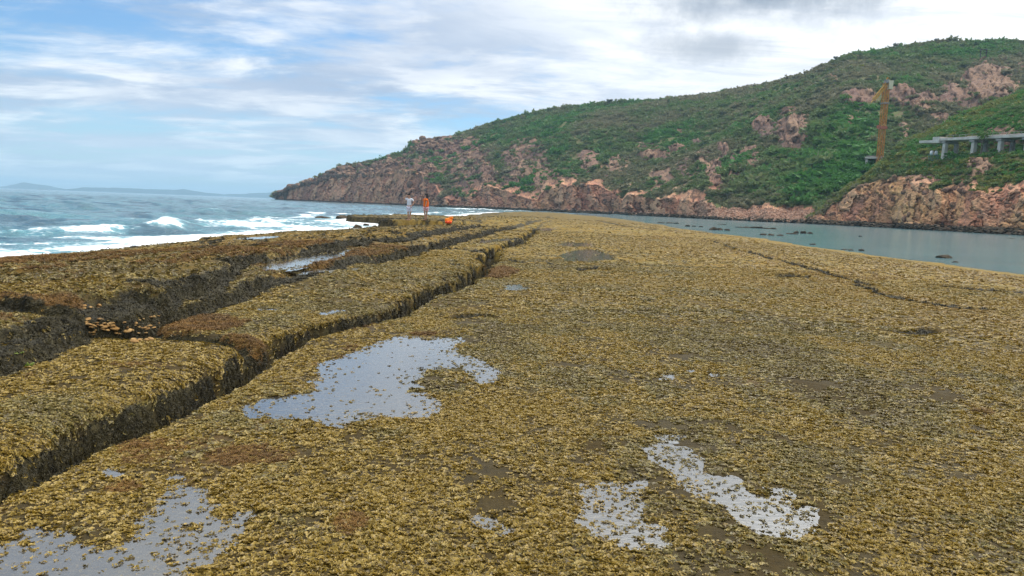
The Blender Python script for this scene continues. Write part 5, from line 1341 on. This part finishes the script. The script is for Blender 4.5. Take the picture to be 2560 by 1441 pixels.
mp = ground_hit(1022, 557.5, 20, 120); SM = math.hypot(mp.x, mp.y) * 64.0 / F_PX / 1.72
man = empty('person', mp); man.scale = (SM,) * 3; tag(man, 'barefoot person in pale shirt and shorts shading the eyes with one hand', 'person')
P, E = [(0, 0, 0.93, 0.135, 0.10)], []
sp_ = limb(P, E, 0, [(0, 0.0, 1.10, 0.125, 0.095), (0, -0.01, 1.28, 0.150, 0.105), (0, 0, 1.40, 0.10, 0.08)]); nk = limb(P, E, sp_, [(0, -0.005, 1.47, 0.052)])
l_, sd_, cz = head(P, E, nk, (-0.03, -0.02, 1.59), (-0.45, -0.9, 0.0)); legs(P, E, 0, 0.085, ((-0.06, -0.01), (0.09, 0.0)), ((-0.035, 0.0), (0.075, 0.02)), (-0.75, -0.65))
w1_ = limb(P, E, sp_, [(-0.185, 0, 1.385, 0.058), (-0.29, -0.04, 1.39, 0.046), (-0.385, -0.07, 1.41, 0.040), (-0.30, -0.11, 1.48, 0.036), (-0.20, -0.13, 1.555, 0.026)]); hand(P, E, w1_, (0.75, -0.1, 0.65), (0.3, -0.9, -0.3), -1)
w2_ = limb(P, E, sp_, [(0.185, 0, 1.385, 0.058), (0.25, 0.03, 1.28, 0.046), (0.30, 0.05, 1.15, 0.040), (0.24, -0.03, 1.03, 0.034), (0.165, -0.10, 0.95, 0.026)]); hand(P, E, w2_, (-0.5, -0.2, -0.8), (0.3, -0.9, 0.1), 1)
skin('body', P, E, M_SKIN, man); face(man, l_, sd_, cz)
P, E = [(0, 0, 0.90, 0.168, 0.128)], []; t_ = limb(P, E, 0, [(0, 0, 1.08, 0.155, 0.120), (0, -0.01, 1.28, 0.172, 0.128), (0, 0, 1.405, 0.120, 0.092)]); limb(P, E, t_, [(0, 0, 1.455, 0.066)])
limb(P, E, t_, [(-0.185, 0, 1.385, 0.076), (-0.29, -0.04, 1.39, 0.070)]); limb(P, E, t_, [(0.185, 0, 1.385, 0.076), (0.265, 0.035, 1.25, 0.070)]); skin('shirt', P, E, M_SHIRT, man)
P, E = [(0, 0, 0.92, 0.150, 0.118)], []
limb(P, E, 0, [(-0.085, 0, 0.84, 0.112), (-0.075, -0.005, 0.66, 0.100), (-0.062, -0.01, 0.53, 0.092)]); limb(P, E, 0, [(0.085, 0, 0.84, 0.112), (0.09, 0, 0.66, 0.100), (0.092, 0, 0.53, 0.092)]); skin('shorts', P, E, M_SHORT, man)
P, E = [(*(cz + Vector((0, 0, 0.055)) - l_ * 0.012), 0.086, 0.094)], []; limb(P, E, 0, [(*(cz + Vector((0, 0, 0.10)) - l_ * 0.005), 0.060, 0.068)]); limb(P, E, 0, [(*(cz + Vector((0, 0, -0.01)) - l_ * 0.035), 0.074, 0.070)]); skin('hair', P, E, M_HAIR, man)

wp = ground_hit(1064, 557.5, 20, 120); SW = math.hypot(wp.x, wp.y) * 65.0 / F_PX / 1.70
wom = empty('person', wp); wom.scale = (SW,) * 3; tag(wom, 'barefoot person in orange top and pink shorts with long dark hair holding up a phone', 'person')
P, E = [(0, 0, 0.93, 0.140, 0.115)], []
sp_ = limb(P, E, 0, [(0, 0.0, 1.10, 0.115, 0.09), (0, 0, 1.26, 0.135, 0.10), (0, 0.01, 1.38, 0.095, 0.08)]); nk = limb(P, E, sp_, [(0.005, 0, 1.45, 0.046)])
l_, sd_, cz = head(P, E, nk, (0.02, -0.01, 1.56), (-0.85, 0.5, -0.05)); legs(P, E, 0, 0.080, ((-0.075, -0.02), (0.055, 0.03)), ((-0.025, -0.02), (0.03, 0.06)), (-0.9, 0.3))
w1_ = limb(P, E, sp_, [(-0.10, 0.13, 1.36, 0.050), (-0.22, 0.20, 1.26, 0.042), (-0.27, 0.18, 1.24, 0.038), (-0.26, 0.12, 1.36, 0.034), (-0.24, 0.09, 1.455, 0.024)]); hand(P, E, w1_, (0.1, -0.1, 0.98), (-0.5, 0.85, 0.0), 1)
w2_ = limb(P, E, sp_, [(0.06, -0.16, 1.35, 0.050), (0.04, -0.20, 1.20, 0.042), (0.02, -0.21, 1.08, 0.038), (0.0, -0.22, 0.95, 0.032), (-0.01, -0.225, 0.84, 0.024)]); hand(P, E, w2_, (-0.15, 0.05, -0.98), (0.95, 0.1, 0), -1)
skin('body', P, E, M_SKIN, wom); face(wom, l_, sd_, cz)
P, E = [(0, 0, 0.83, 0.205, 0.175)], []; t_ = limb(P, E, 0, [(0, 0, 1.0, 0.200, 0.165), (0, 0, 1.22, 0.190, 0.150), (0, 0.01, 1.37, 0.130, 0.110)]); limb(P, E, t_, [(0.0, 0, 1.43, 0.066)])
limb(P, E, t_, [(-0.10, 0.13, 1.35, 0.080), (-0.18, 0.18, 1.29, 0.074)]); limb(P, E, t_, [(0.06, -0.16, 1.34, 0.080), (0.045, -0.195, 1.22, 0.074)]); skin('top', P, E, M_VEST, wom)
P, E = [(0, 0, 0.88, 0.160, 0.140)], []
limb(P, E, 0, [(-0.080, 0, 0.80, 0.118), (-0.082, -0.01, 0.68, 0.112), (-0.080, -0.015, 0.57, 0.108)]); limb(P, E, 0, [(0.080, 0, 0.80, 0.118), (0.072, 0.015, 0.68, 0.112), (0.066, 0.02, 0.57, 0.108)]); skin('shorts', P, E, M_PINK, wom)
P, E = [(*(cz + Vector((0, 0, 0.05)) - l_ * 0.02), 0.095, 0.100)], []; limb(P, E, 0, [(*(cz + Vector((0, 0, 0.11)) - l_ * 0.01), 0.06, 0.066)])
limb(P, E, 0, [(*(cz + Vector((0, 0, -0.05)) - l_ * 0.07), 0.090, 0.080), (*(cz + Vector((0, 0, -0.18)) - l_ * 0.10), 0.075, 0.060), (*(cz + Vector((0, 0, -0.30)) - l_ * 0.11), 0.045, 0.035)]); skin('hair', P, E, M_HAIR, wom)
ph = empty('phone', wp + Vector((-0.245, 0.075, 1.555)) * SW, R(30)); tag(ph, 'small black phone held up by the person in orange', 'phone'); ph.rotation_euler = (R(-8), 0, R(58))
MB().box((0, 0, 0.02), (0.085, 0.010, 0.165), bevel=0.004).build('case', M_BLK, ph)
MB().box((0, 0.0062, 0.02), (0.076, 0.002, 0.152)).build('screen', simple('phone_screen', (0.03, 0.035, 0.04), (0.05, 0.06, 0.07), 3.0, 0.1, 0.5), ph)
MB().box((0.024, -0.0065, 0.078), (0.022, 0.003, 0.030), bevel=0.001).build('camera_bump', M_DST, ph)

# orange life jacket lying on the reef beside them
lj = ground_hit(1121, 562, 15, 120); k = math.hypot(lj.x, lj.y) / F_PX
jk = empty('life_jacket', lj + Vector((0, 0, 0.03))); tag(jk, 'bright orange life jacket dropped on the reef right of the two people', 'life jacket')
def pillow(c, s, nm, m, par, rz=0.0, rx=0.0):
    b = MB(); r_ = bmesh.ops.create_icosphere(b.bm, subdivisions=3, radius=1.0)['verts']
    for v_ in r_:
        v_.co = Vector([math.copysign(abs(q_) ** 0.6, q_) for q_ in v_.co]); v_.co *= 1 + 0.05 * math.sin(7 * v_.co.x + 3 * v_.co.z)
    bmesh.ops.transform(b.bm, matrix=Matrix.Translation(c) @ Euler((rx, 0, rz)).to_matrix().to_4x4() @ Matrix.Diagonal((*s, 1)), verts=r_)
    return b.build(nm, m, par, True)
M_OR1 = simple('orange_nylon', (0.85, 0.20, 0.010), (0.90, 0.30, 0.015), 9.0, 0.6, 0.3); M_OR2 = simple('red_orange_nylon', (0.75, 0.065, 0.012), (0.80, 0.10, 0.015), 9.0, 0.6, 0.3)
wj = 17 * k
pillow((0, 0, 0.08), (wj * 0.50, 0.24, 0.085), 'front_panel', M_OR2, jk, 0.06)
bp_ = pillow((0.02, 0.16, 0.20), (wj * 0.46, 0.10, 0.14), 'back_panel', M_OR1, jk, 0.05, -0.5)
pillow((wj * 0.33, 0.20, 0.33), (0.12, 0.09, 0.09), 'collar', M_OR1, jk); pillow((-wj * 0.36, 0.14, 0.22), (0.09, 0.09, 0.08), 'collar', M_OR1, jk)
for s_ in (-1, 1): MB().box((s_ * wj * 0.22, -0.20, 0.12), (0.04, 0.09, 0.012), Euler((R(-35), 0, 0)).to_matrix(), 0.003).build('strap', M_BLK, jk)

# ------------------------------------------------------------------ sea haze
b = MB(); b.box((0, 0, 0), (30000, 30000, 190)); hz = b.build('haze', None); hz.location = (0, 0, 90)
m, g, out = mat('sea_haze'); v_ = g.n('ShaderNodeVolumePrincipled', {'Color': (0.50, 0.78, 1.0, 1), 'Density': 0.00014, 'Anisotropy': 0.1}); g.l(v_.outputs[0], out.inputs['Volume'])
hz.data.materials.append(m); tag(hz, 'thin blue sea haze over the bay', 'haze', kind='stuff')
